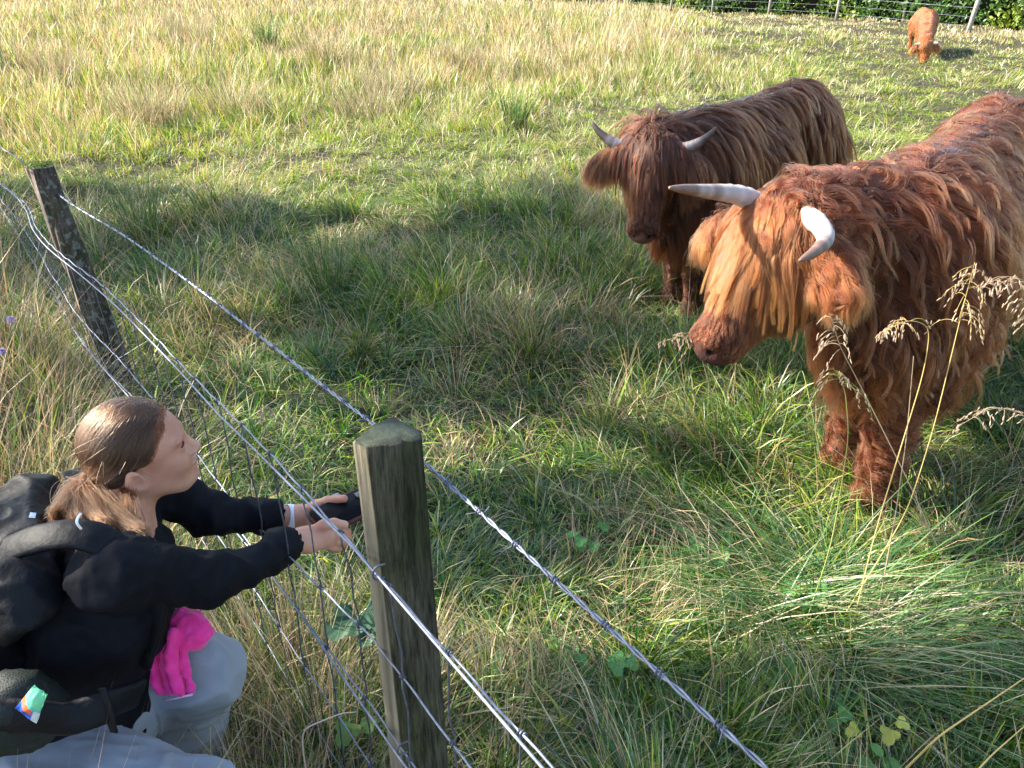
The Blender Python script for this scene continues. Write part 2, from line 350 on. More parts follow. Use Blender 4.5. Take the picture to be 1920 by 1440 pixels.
# ---------------------------------------------------------------- the pasture fence
FD = np.array([-.584, .812]); FN = np.array([.812, .584]); FP = np.array([-.175, .96])
def fpt(s, z, off=0): q = FP + FD * s + FN * off; return np.array([q[0], q[1], z])
SK = [-1.4, 0, .66, 1.5, 2.8, 4, 6, 9]
def wz(s, base): return np.interp(s, SK, base)
Z_BARB = [1.055, 1.04, .99, .93, .865, .70, .48, .3]; Z_TOP = [.965, .935, .85, .785, .70, .56, .30, .1]
Z_L2 = [.80, .75, .60, .52, .425, .3, .15, .05]; Z_L3 = [.60, .57, .51, .42, .22, .1, .04, .02]; Z_L4 = [.40, .38, .34, .27, .13, .06, .03, .02]; Z_L5 = [.20, .19, .17, .13, .07, .03, .02, .01]
def wood_mat(name, dark, light, lichen, lich_amt):
    def b(nt, nd, lk):
        tc = N(nt, "ShaderNodeTexCoord"); mp = N(nt, "ShaderNodeMapping"); mp.inputs['Scale'].default_value = (1, 1, .07); lk.new(tc.outputs['Object'], mp.inputs[0])
        g = N(nt, "ShaderNodeTexNoise", Scale=160, Detail=8, Roughness=.75); lk.new(mp.outputs[0], g.inputs[0])
        g2 = N(nt, "ShaderNodeTexNoise", Scale=14, Detail=4); mp2 = N(nt, "ShaderNodeMapping"); mp2.inputs['Scale'].default_value = (1, 1, .3); lk.new(tc.outputs['Object'], mp2.inputs[0]); lk.new(mp2.outputs[0], g2.inputs[0])
        c1 = ramp(nt, g.outputs[0], [(.38, dark), (.62, light)])
        c2 = ramp(nt, g2.outputs[0], [(.35, (.55, .55, .5)), (.65, (1, 1, 1))])
        mx = N(nt, "ShaderNodeMix", data_type='RGBA', blend_type='MULTIPLY'); mx.inputs[0].default_value = 1; lk.new(c1, mx.inputs[6]); lk.new(c2, mx.inputs[7])
        g3 = N(nt, "ShaderNodeTexNoise", Scale=9, Detail=3); lk.new(tc.outputs['Object'], g3.inputs[0]); c3 = ramp(nt, g3.outputs[0], [(.42, (0, 0, 0)), (.6, (1, 1, 1))])
        grn = N(nt, "ShaderNodeMix", data_type='RGBA'); m3 = N(nt, "ShaderNodeMath", operation='MULTIPLY'); lk.new(c3, m3.inputs[0]); m3.inputs[1].default_value = .6; lk.new(m3.outputs[0], grn.inputs[0]); lk.new(mx.outputs[2], grn.inputs[6])
        gm = N(nt, "ShaderNodeMix", data_type='RGBA', blend_type='MULTIPLY'); gm.inputs[0].default_value = 1; lk.new(mx.outputs[2], gm.inputs[6]); gm.inputs[7].default_value = (.62, .85, .42, 1); lk.new(gm.outputs[2], grn.inputs[7])
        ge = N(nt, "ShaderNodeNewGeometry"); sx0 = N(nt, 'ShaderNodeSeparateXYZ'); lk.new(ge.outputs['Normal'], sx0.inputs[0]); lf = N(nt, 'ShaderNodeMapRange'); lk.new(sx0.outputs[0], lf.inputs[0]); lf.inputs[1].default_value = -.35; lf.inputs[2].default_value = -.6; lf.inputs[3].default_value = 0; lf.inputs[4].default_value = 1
        pal = N(nt, 'ShaderNodeMix', data_type='RGBA', blend_type='MIX'); gl = ramp(nt, g.outputs[0], [(.3, tuple(v * 1.5 for v in light)), (.7, tuple(v * 2.2 for v in light))]); lk.new(lf.outputs[0], pal.inputs[0]); lk.new(grn.outputs[2], pal.inputs[6]); lk.new(gl, pal.inputs[7]); grn = pal  # left-facing sides painted paler to look lit, as well as weathered
        sx = N(nt, "ShaderNodeSeparateXYZ"); lk.new(ge.outputs['True Normal'], sx.inputs[0])
        tp = N(nt, "ShaderNodeMath", operation='GREATER_THAN'); lk.new(sx.outputs[2], tp.inputs[0]); tp.inputs[1].default_value = .6
        ln = N(nt, "ShaderNodeTexNoise", Scale=45, Detail=5); lk.new(tc.outputs['Object'], ln.inputs[0])
        lc = ramp(nt, ln.outputs[0], [(.40, (.05, .05, .045)), (.5, lichen), (.64, (lichen[0] * 1.7, lichen[1] * 1.7, lichen[2] * 1.7))])
        sp = ramp(nt, ln.outputs[0], [(.60 - lich_amt, (0, 0, 0)), (.66 - lich_amt, (1, 1, 1))])
        mxx = N(nt, "ShaderNodeMath", operation='MAXIMUM'); lk.new(tp.outputs[0], mxx.inputs[0]); m5 = N(nt, "ShaderNodeMath", operation='MULTIPLY'); lk.new(sp, m5.inputs[0]); m5.inputs[1].default_value = min(1, lich_amt * 10); lk.new(m5.outputs[0], mxx.inputs[1])
        fm = N(nt, "ShaderNodeMix", data_type='RGBA'); lk.new(mxx.outputs[0], fm.inputs[0]); lk.new(grn.outputs[2], fm.inputs[6]); lk.new(lc, fm.inputs[7])
        p = N(nt, "ShaderNodeBsdfPrincipled", Roughness=.9); p.inputs['Specular IOR Level'].default_value = .15; lk.new(fm.outputs[2], p.inputs['Base Color'])
        bm = N(nt, "ShaderNodeBump", Strength=.9, Distance=.004); lk.new(g.outputs[0], bm.inputs['Height'])
        bm2 = N(nt, "ShaderNodeBump", Strength=.5, Distance=.004); lk.new(ln.outputs[0], bm2.inputs['Height']); lk.new(bm.outputs[0], bm2.inputs['Normal']); lk.new(bm2.outputs[0], p.inputs['Normal'])
        return p.outputs[0]
    return mat(name, b)
def post_mesh(name, secs, m_, parent=None, n_sub=14, rough=.0015, crack=None):
    """secs: list of (z, [(x,y)...]) polygons, same count, lofted; edges subdivided and roughened"""
    zs = np.array([s[0] for s in secs]); S = np.array([s[1] for s in secs], float); k = S.shape[1]; m = 7
    u = np.arange(m) / m; ring = np.concatenate([S[:, i:i + 1] * (1 - u)[None, :, None] + S[:, (i + 1) % k:(i + 1) % k + 1] * u[None, :, None] for i in range(k)], 1)
    zz = np.linspace(zs[0], zs[-1], 60); rr = np.stack([np.stack([np.interp(zz, zs, ring[:, j, a]) for a in (0, 1)], -1) for j in range(ring.shape[1])], 1)
    P = np.concatenate([rr, np.broadcast_to(zz[:, None, None], rr.shape[:2] + (1,))], -1); nr = P.shape[1]
    cen = P.mean(1, keepdims=True); fl = P.reshape(-1, 3); dr = nrm((P - cen) * [1, 1, 0]).reshape(-1, 3)
    fl = fl + dr * ((vn3(fl * [90, 90, 5], 3) - .5) * 2 * rough + (vn3(fl * [25, 25, 3], 4) - .5) * 3 * rough)[:, None]
    P = fl.reshape(P.shape)
    if crack: j, z0, dep = crack; w = np.clip((P[:, j, 2] - z0) / .05, 0, 1)[:, None]; P[:, j] += (cen[:, 0] - P[:, j]) * dep * w
    top = P[-1].copy(); top2 = cen[-1, 0] + (top - cen[-1, 0]) * .93; top2[:, 2] += .0015 + vn2(top2[:, 0] * 60, top2[:, 1] * 60, 8) * .002
    top3 = cen[-1, 0] + (top - cen[-1, 0]) * .5; top3[:, 2] += .001 + vn2(top3[:, 0] * 60, top3[:, 1] * 60, 8) * .006
    V = np.concatenate([P.reshape(-1, 3), top2, top3, [cen[-1, 0] + [0, 0, .003]], [cen[0, 0]]]); h = len(P)
    i, j = np.meshgrid(np.arange(h + 1), np.arange(nr), indexing='ij'); j2 = (j + 1) % nr
    Q = np.stack([i * nr + j, i * nr + j2, (i + 1) * nr + j2, (i + 1) * nr + j], -1).reshape(-1, 4); jj = np.arange(nr)
    T = np.stack([(h + 1) * nr + jj, (h + 1) * nr + (jj + 1) % nr, np.full(nr, (h + 2) * nr)], -1); T2 = np.stack([(jj + 1) % nr, jj, np.full(nr, (h + 2) * nr + 1)], -1)
    return mesh_np(name, V, [Q, np.concatenate([T, T2])], m_, parent, True)
def add_bevel_normals(o):
    m = o.modifiers.new('wn', 'WEIGHTED_NORMAL')
def staple(parent, c, along, outw, w=.011, r=.0017):
    along = nrm(np.array(along, float)); outw = nrm(np.array(outw, float)); perp = nrm(np.cross(along, outw)); a = np.linspace(0, math.pi, 9)
    P = [np.array(c) + perp * math.cos(t) * w + outw * math.sin(t) * .009 for t in a]; P = [P[0] - outw * .01] + P + [P[-1] - outw * .01]
    m = MB(); m.tube(P, r, 6); m.build('staple', M['knot'], parent)
# near post
zt = 1.118
def atp(px, py, z): return at(px, py, z=z)[:2]
top = [atp(660, 830, zt), atp(688, 840, zt), atp(740, 838, zt), atp(792, 824, zt), atp(788, 808, zt), atp(735, 783, zt), atp(700, 797, zt)]
c_top = np.mean(top, 0)
base = [c_top + np.array(v) for v in [(-.052, -.03), (-.014, -.056), (.02, -.056), (.052, -.045), (.056, -.0), (.02, .05), (-.035, .04)]]
base = [b + np.array([.014, -.005]) for b in base]
post = empty('fence_post', (c_top[0], c_top[1], 0)); tag(post, 'squared weathered timber fence post with lichen on its sawn top, in front of the phone', 'fence post', 'posts of the pasture fence')
off2 = c_top
mid = [t_ * .62 + b_ * .38 + np.array([0.002, 0]) for t_, b_ in zip(top, base)]
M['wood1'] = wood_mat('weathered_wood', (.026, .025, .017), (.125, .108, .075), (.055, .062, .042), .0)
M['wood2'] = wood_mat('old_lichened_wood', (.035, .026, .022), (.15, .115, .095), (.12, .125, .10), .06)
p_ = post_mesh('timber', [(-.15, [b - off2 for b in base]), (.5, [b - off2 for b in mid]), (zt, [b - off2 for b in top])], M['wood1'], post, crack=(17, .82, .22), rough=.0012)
staple(post, fpt(-.07, .942, -.064) - np.array([off2[0], off2[1], 0]), np.append(FD, -.05), np.append(-FN, .15))
staple(post, fpt(-.085, .588, -.060) - np.array([off2[0], off2[1], 0]), np.append(FD, -.05), np.append(-FN, .15))
# far-left post
lb = at(235, 735, z=0); lt = at(75, 312, y=3.19)
lp = empty('fence_post', (lb[0], lb[1], 0)); tag(lp, 'leaning dark fence post crusted with lichen and moss, behind the hiker', 'fence post', 'posts of the pasture fence')
dv = (lt - lb)[:2]
def poly(c, r, seed, k=7): return [np.array(c) + r * (1 + (hsh(i, seed) - .5) * .25) * np.array([math.cos(i * 2 * math.pi / k), math.sin(i * 2 * math.pi / k)]) for i in range(k)]
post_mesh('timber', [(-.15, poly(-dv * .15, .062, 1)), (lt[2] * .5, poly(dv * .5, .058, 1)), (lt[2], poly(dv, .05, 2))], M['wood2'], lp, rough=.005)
mo = MB(); 
mossP = rng.normal(size=(700, 3)) * [.019, .019, .003] + np.array([dv[0], dv[1], lt[2] + .008]); V, Q, C = leaf_cloud(mossP, .006, np.array([.12, .16, .04]) * (.5 + rng.random((700, 1))))
mesh_np('moss', V, Q, M['leaf'], lp, False, C)
# wires
def path(s0, s1, Z, off, n, wob=.002, seed=0):
    s = np.linspace(s0, s1, n); P = np.stack([FP[0] + FD[0] * s + FN[0] * off, FP[1] + FD[1] * s + FN[1] * off, wz(s, Z)], -1)
    P[:, :2] -= FN * (.085 * np.exp(-((s - 2.78) / .85) ** 2) * np.clip(wz(s, Z) / .85, 0, 1))[:, None]; P[:, 2] += (vn2(s * 3.1 + seed * 7, s * 0, seed) - .5) * 2 * wob; P[:, :2] += FN * ((vn2(s * 2.3, s * 0 + 3, seed)[:, None] - .5) * 2 * wob); return s, P
bw = empty('barbed_wire', tuple(fpt(0, 0))); tag(bw, 'galvanised barbed wire strung along the far side of the fence posts, the topmost wire', 'barbed wire'); bo = fpt(0, 0)
for k in (0, 1):
    s, P = path(-1.5, 8.5, Z_BARB, .055, 2400); a = s * 2 * math.pi / .062 + k * math.pi
    P = P + np.cos(a)[:, None] * np.array([0, 0, .0017]) + np.sin(a)[:, None] * np.append(FN, 0) * .0017
    m = MB(); m.tube(P - bo, .0016, 5); m.build('strand', M['wire'], bw)
sb = -.98
while sb < 5.2:
    _, P = path(sb - .001, sb + .001, Z_BARB, .055, 3); c = P[1] - bo; m = MB(); fd = np.append(FD, 0); fn = np.append(FN, 0); zz = np.array([0, 0, 1.0])
    a = np.linspace(-.6, 2 * math.pi * 2 + 1.2, 26); ph = random.random() * 6
    H_ = np.array([c + fd * (i / 25 - .5) * .011 + (np.cos(t + ph) * zz + np.sin(t + ph) * fn) * .0042 for i, t in enumerate(a)])
    e0 = H_[0] + nrm(H_[0] - H_[1]) * .014 - fd * .004; e1 = H_[-1] + nrm(H_[-1] - H_[-2]) * .014 + fd * .004
    m.tube(np.concatenate([[e0], H_, [e1]]), [.0003] + [.0011] * 26 + [.0003], 5); m.build('barb', M['knot'], bw); sb += random.uniform(.078, .094)
tw = empty('plain_wire', tuple(bo)); tag(tw, 'smooth tension wire stapled to the near post, running beside the netting top', 'wire')
s, P = path(-1.5, 8.5, [z + .004 for z in Z_TOP], -.068, 260, .0015, 4); m = MB(); m.tube(P - bo, .0021, 6); m.build('strand', M['wire'], tw)
s, P = path(-1.5, 8.5, Z_L3, -.062, 260, .006, 5); m = MB(); m.tube(P - bo, .0021, 6); m.build('strand', M['wire'], tw)
nt_ = empty('wire_netting', tuple(bo)); tag(nt_, 'square stock netting of line wires and knotted upright stays fixed below the barbed wire', 'netting')
LW = [([z + d for z, d in zip(Z_TOP, (.0, -.008, .022, .024, .01, 0, 0, 0))], -.056), (Z_L2, -.056), ([z - .008 for z in Z_L3], -.056), (Z_L4, -.056), (Z_L5, -.056)]
WOB = []
for i, (Z, o_) in enumerate(LW):
    s, P = path(-1.5, 8.5, Z, o_, 400, .008 if i else .005, 10 + i); P[:, 2] += np.where(i == 0, .012, .01) * np.sin(s * 2 * math.pi / .155) * .22; WOB.append((s, P))
    m = MB(); m.tube(P - bo, (.0017 if i < 3 else .0015) if i else .0018, 6); m.build('line_wire', M['wire'], nt_)
kn = 0; ss = -1.33
while ss < 6.5:
    pts = [np.array([np.interp(ss + (hsh(i, int(ss * 100)) - .5) * .012, s, P[:, a]) for a in range(3)]) - bo for i, (s, P) in enumerate(WOB)]
    pts = pts + [pts[-1] * [1, 1, 0]]; Pp = []; fd3 = np.append(FD, 0); fn3 = np.append(FN, 0)
    for a, b in zip(pts[:-1], pts[1:]):
        for q in np.linspace(0, 1, 15): t = math.pi / 2 + q * 2 * math.pi * 2; Pp.append(a + fd3 * (q - .5) * .0085 + (math.sin(t) * np.array([0, 0, 1]) - math.cos(t) * fn3) * .0033)
        for u in (.12, .4, .7, .9): Pp.append(a * (1 - u) + b * u + fn3 * random.uniform(-.003, .003) + fd3 * random.uniform(-.005, .005))
    Pp.append(pts[-1]); m = MB(); m.tube(Pp, .0016, 5); m.build('stay_wire', M['knot'], nt_)
    ss += .155
# ---- far fence along the hedge
fa = np.array([19.5, 13.2]); fb = np.array([-4, 42.5]); ln = np.linalg.norm(fb - fa); fdir = (fb - fa) / ln
fn_pos = []
M['greywood'] = principled_noise('grey_post_wood', (.22, .20, .17), (.42, .39, .34), 30, .9, .4)
for k, (px, py, h, r, lean) in enumerate([(1812, 68, 1.45, .06, .16), (1692, 42, 1.0, .04, 0), (1567, 40, 1.1, .045, 0), (1440, 32, 1.0, .04, .02), (1335, 26, 1.0, .04, 0), (1258, 22, 1.05, .045, .0), (1175, 16, 1.0, .04, 0), (1108, 12, 1.1, .045, 0)]):
    b = at(px, py, z=0); m = MB(); e = empty('far_fence_post', tuple(b))
    m.tube([[0, 0, -.1], [lean * .45, 0, h * .5], [lean, 0, h]], [r, r * .95, r * .85], 8)
    m.build('timber', M['greywood'], e); mc = MB(); mc.ball((lean, 0, h), (r * .9, r * .9, .012)); mc.build('post_cap', M['greywood'], e)
    tag(e, ['pale leaning round post standing tallest in front of the hedge, right of the grazing calf', 'short thin grey post just left of the grazing calf by the hedge', 'grey post in front of the hedge, second left of the grazing calf', 'grey post in front of the hedge, third left of the grazing calf', 'grey post in front of the hedge, fourth left of the grazing calf', 'grey post in front of the hedge, fifth left of the grazing calf', 'grey post in front of the hedge, sixth left of the grazing calf', 'grey post at the left end of the visible hedge, seventh left of the grazing calf'][k], 'fence post', 'posts of the far fence')
    fn_pos.append(b)
fn_pos = sorted([tuple(b[:2]) for b in fn_pos], key=lambda q: q[0]); ext = np.array(fn_pos[-1]) + (np.array(fn_pos[-1]) - np.array(fn_pos[-2])) * 2.0
fn_pos.append(tuple(ext)); fw = empty('far_wire_fence', (fn_pos[0][0], fn_pos[0][1], 0)); tag(fw, 'thin wires of the far fence strung between the grey posts before the hedge', 'wire fence')
for z in (1.0, .82, .62, .42, .22):
    m = MB(); P = np.array([[q[0] - fn_pos[0][0], q[1] - .06 - fn_pos[0][1], z * 1.02] for q in fn_pos]); m.tube(P, .0038, 4); m.build('line_wire', M['knot'], fw)

# ---------------------------------------------------------------- signed distance modelling
class Sdf:
    def __init__(s): s.ops = []
    def cap(s, a, b, ra, rb=None, k=.03, sub=False):
        a = np.array(a, float); b = np.array(b, float); rb = ra if rb is None else rb; ba = b - a; l2 = max(ba.dot(ba), 1e-9)
        def f(p):
            t = np.clip(((p - a) @ ba) / l2, 0, 1); return np.linalg.norm(p - a - t[:, None] * ba, axis=1) - (ra + (rb - ra) * t)
        s.ops.append((f, (a + b) / 2, math.sqrt(l2) / 2 + max(ra, rb), k, sub)); return s
    def chain(s, pts, rs, k=.02):
        for i in range(len(pts) - 1): s.cap(pts[i], pts[i + 1], rs[i], rs[i + 1], k)
        return s
    def ell(s, c, r, Rm=None, k=.03, sub=False):
        c = np.array(c, float); r = np.array(r, float); Rm = np.eye(3) if Rm is None else np.array(Rm)
        def f(p):
            q = (p - c) @ Rm; k0 = np.linalg.norm(q / r, axis=1); k1 = np.linalg.norm(q / (r * r), axis=1); return k0 * (k0 - 1) / np.maximum(k1, 1e-6)
        s.ops.append((f, c, r.max(), k, sub)); return s
    def eval(s, p, ops=None):
        d = np.full(len(p), 9.0)
        for f, c, rad, k, sub in (ops or s.ops):
            e = f(p)
            if sub: e = -e; h = np.clip(.5 - .5 * (d - e) / k, 0, 1); d = d * (1 - h) + e * h + k * h * (1 - h)
            else: h = np.clip(.5 + .5 * (d - e) / k, 0, 1); d = d * (1 - h) + e * h - k * h * (1 - h)
        return d
    def grid(s, xs, ys, zs, B=24):
        F = np.full((len(xs), len(ys), len(zs)), 1.0, np.float32)
        for i in range(0, len(xs), B):
            for j in range(0, len(ys), B):
                for k in range(0, len(zs), B):
                    x, y, z = xs[i:i + B], ys[j:j + B], zs[k:k + B]; c = np.array([(x[0] + x[-1]) / 2, (y[0] + y[-1]) / 2, (z[0] + z[-1]) / 2]); hr = np.linalg.norm([x[-1] - x[0], y[-1] - y[0], z[-1] - z[0]]) / 2
                    ops = [o for o in s.ops if np.linalg.norm(c - o[1]) < o[2] + hr + o[3] + .02]
                    if not ops or ops[0][4]: 
                        ops = [o for o in ops if not o[4]]
                        if not ops: continue
                    X = np.stack(np.meshgrid(x, y, z, indexing='ij'), -1).reshape(-1, 3); F[i:i + B, j:j + B, k:k + B] = s.eval(X, ops).reshape(len(x), len(y), len(z))
        return F
def surfnets(F, xs, ys, zs):
    neg = F < 0; a = np.zeros(tuple(n - 1 for n in F.shape), np.uint8)
    cs = [(i, j, k) for i in (0, 1) for j in (0, 1) for k in (0, 1)]; n0, n1, n2 = a.shape
    for i, j, k in cs: a += neg[i:i + n0, j:j + n1, k:k + n2]
    idx = np.argwhere((a > 0) & (a < 8)); acc = np.zeros((len(idx), 3)); cnt = np.zeros(len(idx))
    for A in cs:
        for ax in range(3):
            if A[ax]: continue
            Bc = list(A); Bc[ax] = 1; fa = F[idx[:, 0] + A[0], idx[:, 1] + A[1], idx[:, 2] + A[2]]; fb = F[idx[:, 0] + Bc[0], idx[:, 1] + Bc[1], idx[:, 2] + Bc[2]]
            cr = (fa < 0) != (fb < 0); t = np.where(cr, fa / np.where(cr, fa - fb, 1), 0); p = np.tile(np.array(A, float), (len(idx), 1)); p[:, ax] = t
            acc += p * cr[:, None]; cnt += cr
    P = idx + acc / cnt[:, None]; V = np.stack([np.interp(P[:, a_], np.arange(len(g)), g) for a_, g in enumerate((xs, ys, zs))], -1)
    ids = np.full(a.shape, -1, np.int64); ids[tuple(idx.T)] = np.arange(len(idx)); Q = []
    for ax in range(3):
        o = [slice(1, -1)] * 3; o[ax] = slice(0, -1) ; sh = [slice(1, -1)] * 3; sh[ax] = slice(1, None)
        n_a = neg[tuple(o)]; n_b = neg[tuple(sh)]; e = np.argwhere(n_a != n_b); 
        if not len(e): continue
        s_ = n_a[tuple(e.T)]; e = e + 1; e[:, ax] -= 1; u, v = (ax + 1) % 3, (ax + 2) % 3
        def cid(du, dv): q = e.copy(); q[:, u] -= du; q[:, v] -= dv; return ids[tuple(q.T)]
        q = np.stack([cid(1, 1), cid(0, 1), cid(0, 0), cid(1, 0)], -1); q[~s_] = q[~s_][:, ::-1]; Q.append(q)
    Q = np.concatenate(Q); Q = Q[(Q >= 0).all(1)]
    return V, Q
def vnorm(V, Q):
    n = np.cross(V[Q[:, 2]] - V[Q[:, 0]], V[Q[:, 3]] - V[Q[:, 1]]); N_ = np.zeros_like(V)
    for k in range(Q.shape[1]): np.add.at(N_, Q[:, k], n)
    return nrm(N_)
def smooth_mesh(V, Q, it=2, lam=.5):
    for _ in range(it):
        s = np.zeros_like(V); c = np.zeros(len(V))
        for k in range(4):
            np.add.at(s, Q[:, k], V[Q[:, (k + 1) % 4]] + V[Q[:, k - 1]]); np.add.at(c, Q[:, k], 2)
        V = V * (1 - lam) + lam * s / np.maximum(c, 1)[:, None]
    return V
class GridField:
    def __init__(s, F, xs, ys, zs): s.F = F; s.o = np.array([xs[0], ys[0], zs[0]]); s.h = xs[1] - xs[0]; s.n = np.array(F.shape)
    def d(s, p):
        q = np.clip((p - s.o) / s.h, 0, s.n - 1.001); i = q.astype(int); f = q - i; r = 0
        for dx in (0, 1):
            for dy in (0, 1):
                for dz in (0, 1):
                    w = (f[:, 0] if dx else 1 - f[:, 0]) * (f[:, 1] if dy else 1 - f[:, 1]) * (f[:, 2] if dz else 1 - f[:, 2]); r = r + w * s.F[i[:, 0] + dx, i[:, 1] + dy, i[:, 2] + dz]
        return r
    def g(s, p, e=None):
        e = e or s.h; return nrm(np.stack([s.d(p + np.eye(3)[a] * e) - s.d(p - np.eye(3)[a] * e) for a in range(3)], -1))
def hair_obj(name, P, rad, m_, parent=None, tip=.25, cv=None):
    """P (n, k, 3) strands"""
    n, k, _ = P.shape; hc = bpy.data.hair_curves.new(name); hc.add_curves([k] * n)
    hc.attributes['position'].data.foreach_set('vector', P.astype(np.float32).ravel())
    ra = hc.attributes.get('radius') or hc.attributes.new('radius', 'FLOAT', 'POINT')
    prof = np.linspace(1, tip, k); rr = (np.broadcast_to(np.asarray(rad, float).reshape(-1, 1), (n, 1)) * prof[None]).astype(np.float32)
    ra.data.foreach_set('value', rr.ravel()); hc.materials.append(m_)
    if cv is None: cv = (vn3(P[:, 0] * 28, 1) - .5) * 1.1 + (vn3(P[:, 0] * 90, 2) - .5) * .9
    ca = hc.attributes.new('cv', 'FLOAT', 'CURVE'); ca.data.foreach_set('value', np.clip(.5 + np.asarray(cv), 0, 1).astype(np.float32))
    o = bpy.data.objects.new(name, hc); COL.objects.link(o)
    if parent: o.parent = parent
    return o
def sample_surf(V, Q, n, wfun=None):
    a = V[Q[:, 0]]; b = V[Q[:, 1]]; c = V[Q[:, 2]]; d = V[Q[:, 3]]; ar = np.linalg.norm(np.cross(c - a, d - b), axis=1) / 2
    cen = (a + b + c + d) / 4; nn = nrm(np.cross(c - a, d - b)); w = ar * (wfun(cen, nn) if wfun is not None else 1); f = rng.choice(len(Q), n, p=w / w.sum())
    u = rng.random((n, 1)); v = rng.random((n, 1)); p = (a[f] * (1 - u) + b[f] * u) * (1 - v) + (d[f] * (1 - u) + c[f] * u) * v; return p, nn[f]
def grow(P0, N0, D0, L, k, gf, grav=.5, lift=.25, wave=.0, wfreq=7, clump=.5, csize=.05, noise=.15, minclear=.004, axis_down=np.array([0, 0, -1.0]), seed=0):
    """strands from roots P0 along flow D0, bending down, kept off the skin, curled and clumped"""
    n = len(P0); P = [P0.copy()]; d = nrm(D0 + N0 * lift + rng.normal(0, noise, (n, 3))); seg = (L / (k - 1))[:, None]; p = P0.copy()
    for i in range(1, k):
        d = nrm(d + axis_down * grav / (k - 1) * 2 + rng.normal(0, noise * .3, (n, 3))); p = p + d * seg
        if gf is not None:
            dd = gf.d(p); bad = dd < minclear
            if bad.any():
                g = gf.g(p[bad]); p[bad] += g * (minclear - dd[bad])[:, None]; d[bad] = nrm(d[bad] - g * np.minimum((d[bad] * g).sum(1, keepdims=True), 0))
        P.append(p.copy())
    P = np.stack(P, 1)
    if clump > 0 or wave > 0:
        cell = np.floor(P0 / csize + (vn3(P0 * 30, seed + 5)[:, None] - .5) * .9).astype(int); key = cell[:, 0] * 7919 + cell[:, 1] * 104729 + cell[:, 2] * 1299709
        _, inv, cnt = np.unique(key, return_inverse=True, return_counts=True); G = np.zeros((len(cnt), k, 3)); np.add.at(G, inv, P); G /= cnt[:, None, None]
        u = np.linspace(0, 1, k)[None, :, None]; ci = clump * (.4 + .8 * hsh(inv, 3))[:, None, None]
        P = P + (G[inv] - P) * np.clip(ci * u ** 1.1, 0, .93)
        if wave > 0:
            T = nrm(P[:, -1] - P[:, 0]); S1 = nrm(np.cross(T, N0 + .01)); S2 = np.cross(T, S1); ph = hsh(inv, 1)[:, None] * 6.28 + rng.normal(0, .12, (n, 1)); fr = wfreq * (.6 + .8 * hsh(inv, 2)[:, None]); uu = np.linspace(0, 1, k)[None]
            A = (wave * (.4 + hsh(inv, 4)))[:, None] * np.minimum(uu * 2.5, 1) 
            P = P + (np.sin(uu * fr + ph) - np.sin(ph))[..., None] * A[..., None] * S1[:, None] + (np.cos(uu * fr * .8 + ph) - np.cos(ph))[..., None] * A[..., None] * .5 * S2[:, None]
            if gf is not None:
                q = P.reshape(-1, 3); dd = gf.d(q); bad = dd < 0
                if bad.any(): q[bad] += gf.g(q[bad]) * (.003 - dd[bad])[:, None]
                P = q.reshape(P.shape); P[:, 0] = P0
    return P
def hair_mat(name, root, tip, var=.5, light=None, rough=.38):
    def b(nt, nd, lk):
        h = N(nt, "ShaderNodeHairInfo"); c = ramp(nt, h.outputs['Intercept'], [(.0, root), (.85, tip)])
        hs = N(nt, "ShaderNodeHueSaturation"); lk.new(c, hs.inputs['Color'])
        cva = N(nt, 'ShaderNodeAttribute', attribute_name='cv'); mxr = N(nt, 'ShaderNodeMix', data_type='FLOAT'); mxr.inputs[0].default_value = .22; lk.new(cva.outputs['Fac'], mxr.inputs[2]); lk.new(h.outputs['Random'], mxr.inputs[3]); mr = N(nt, "ShaderNodeMapRange"); lk.new(mxr.outputs[0], mr.inputs[0]); mr.inputs[3].default_value = 1 - var; mr.inputs[4].default_value = 1 + var; lk.new(mr.outputs[0], hs.inputs['Value']); mr.clamp = False
        mr2 = N(nt, "ShaderNodeMapRange"); m_ = N(nt, "ShaderNodeMath", operation='FRACT'); m7 = N(nt, "ShaderNodeMath", operation='MULTIPLY'); lk.new(h.outputs['Random'], m7.inputs[0]); m7.inputs[1].default_value = 7.31; lk.new(m7.outputs[0], m_.inputs[0])
        lk.new(m_.outputs[0], mr2.inputs[0]); mr2.inputs[3].default_value = .485; mr2.inputs[4].default_value = .512; lk.new(mr2.outputs[0], hs.inputs['Hue'])
        p = N(nt, "ShaderNodeBsdfHairPrincipled", parametrization='COLOR', Roughness=rough); p.inputs['Radial Roughness'].default_value = .45; p.inputs['Random Roughness'].default_value = .2; p.inputs['IOR'].default_value = 1.38
        lk.new(hs.outputs[0], p.inputs['Color']); return p.outputs[0]
    return mat(name, b)
def frame(f, up_=(0, 0, 1)):
    """rotation matrix with columns forward, left, up"""
    f = nrm(np.array(f, float)); l = nrm(np.cross(np.array(up_, float), f)); return np.stack([f, l, np.cross(f, l)], 1)

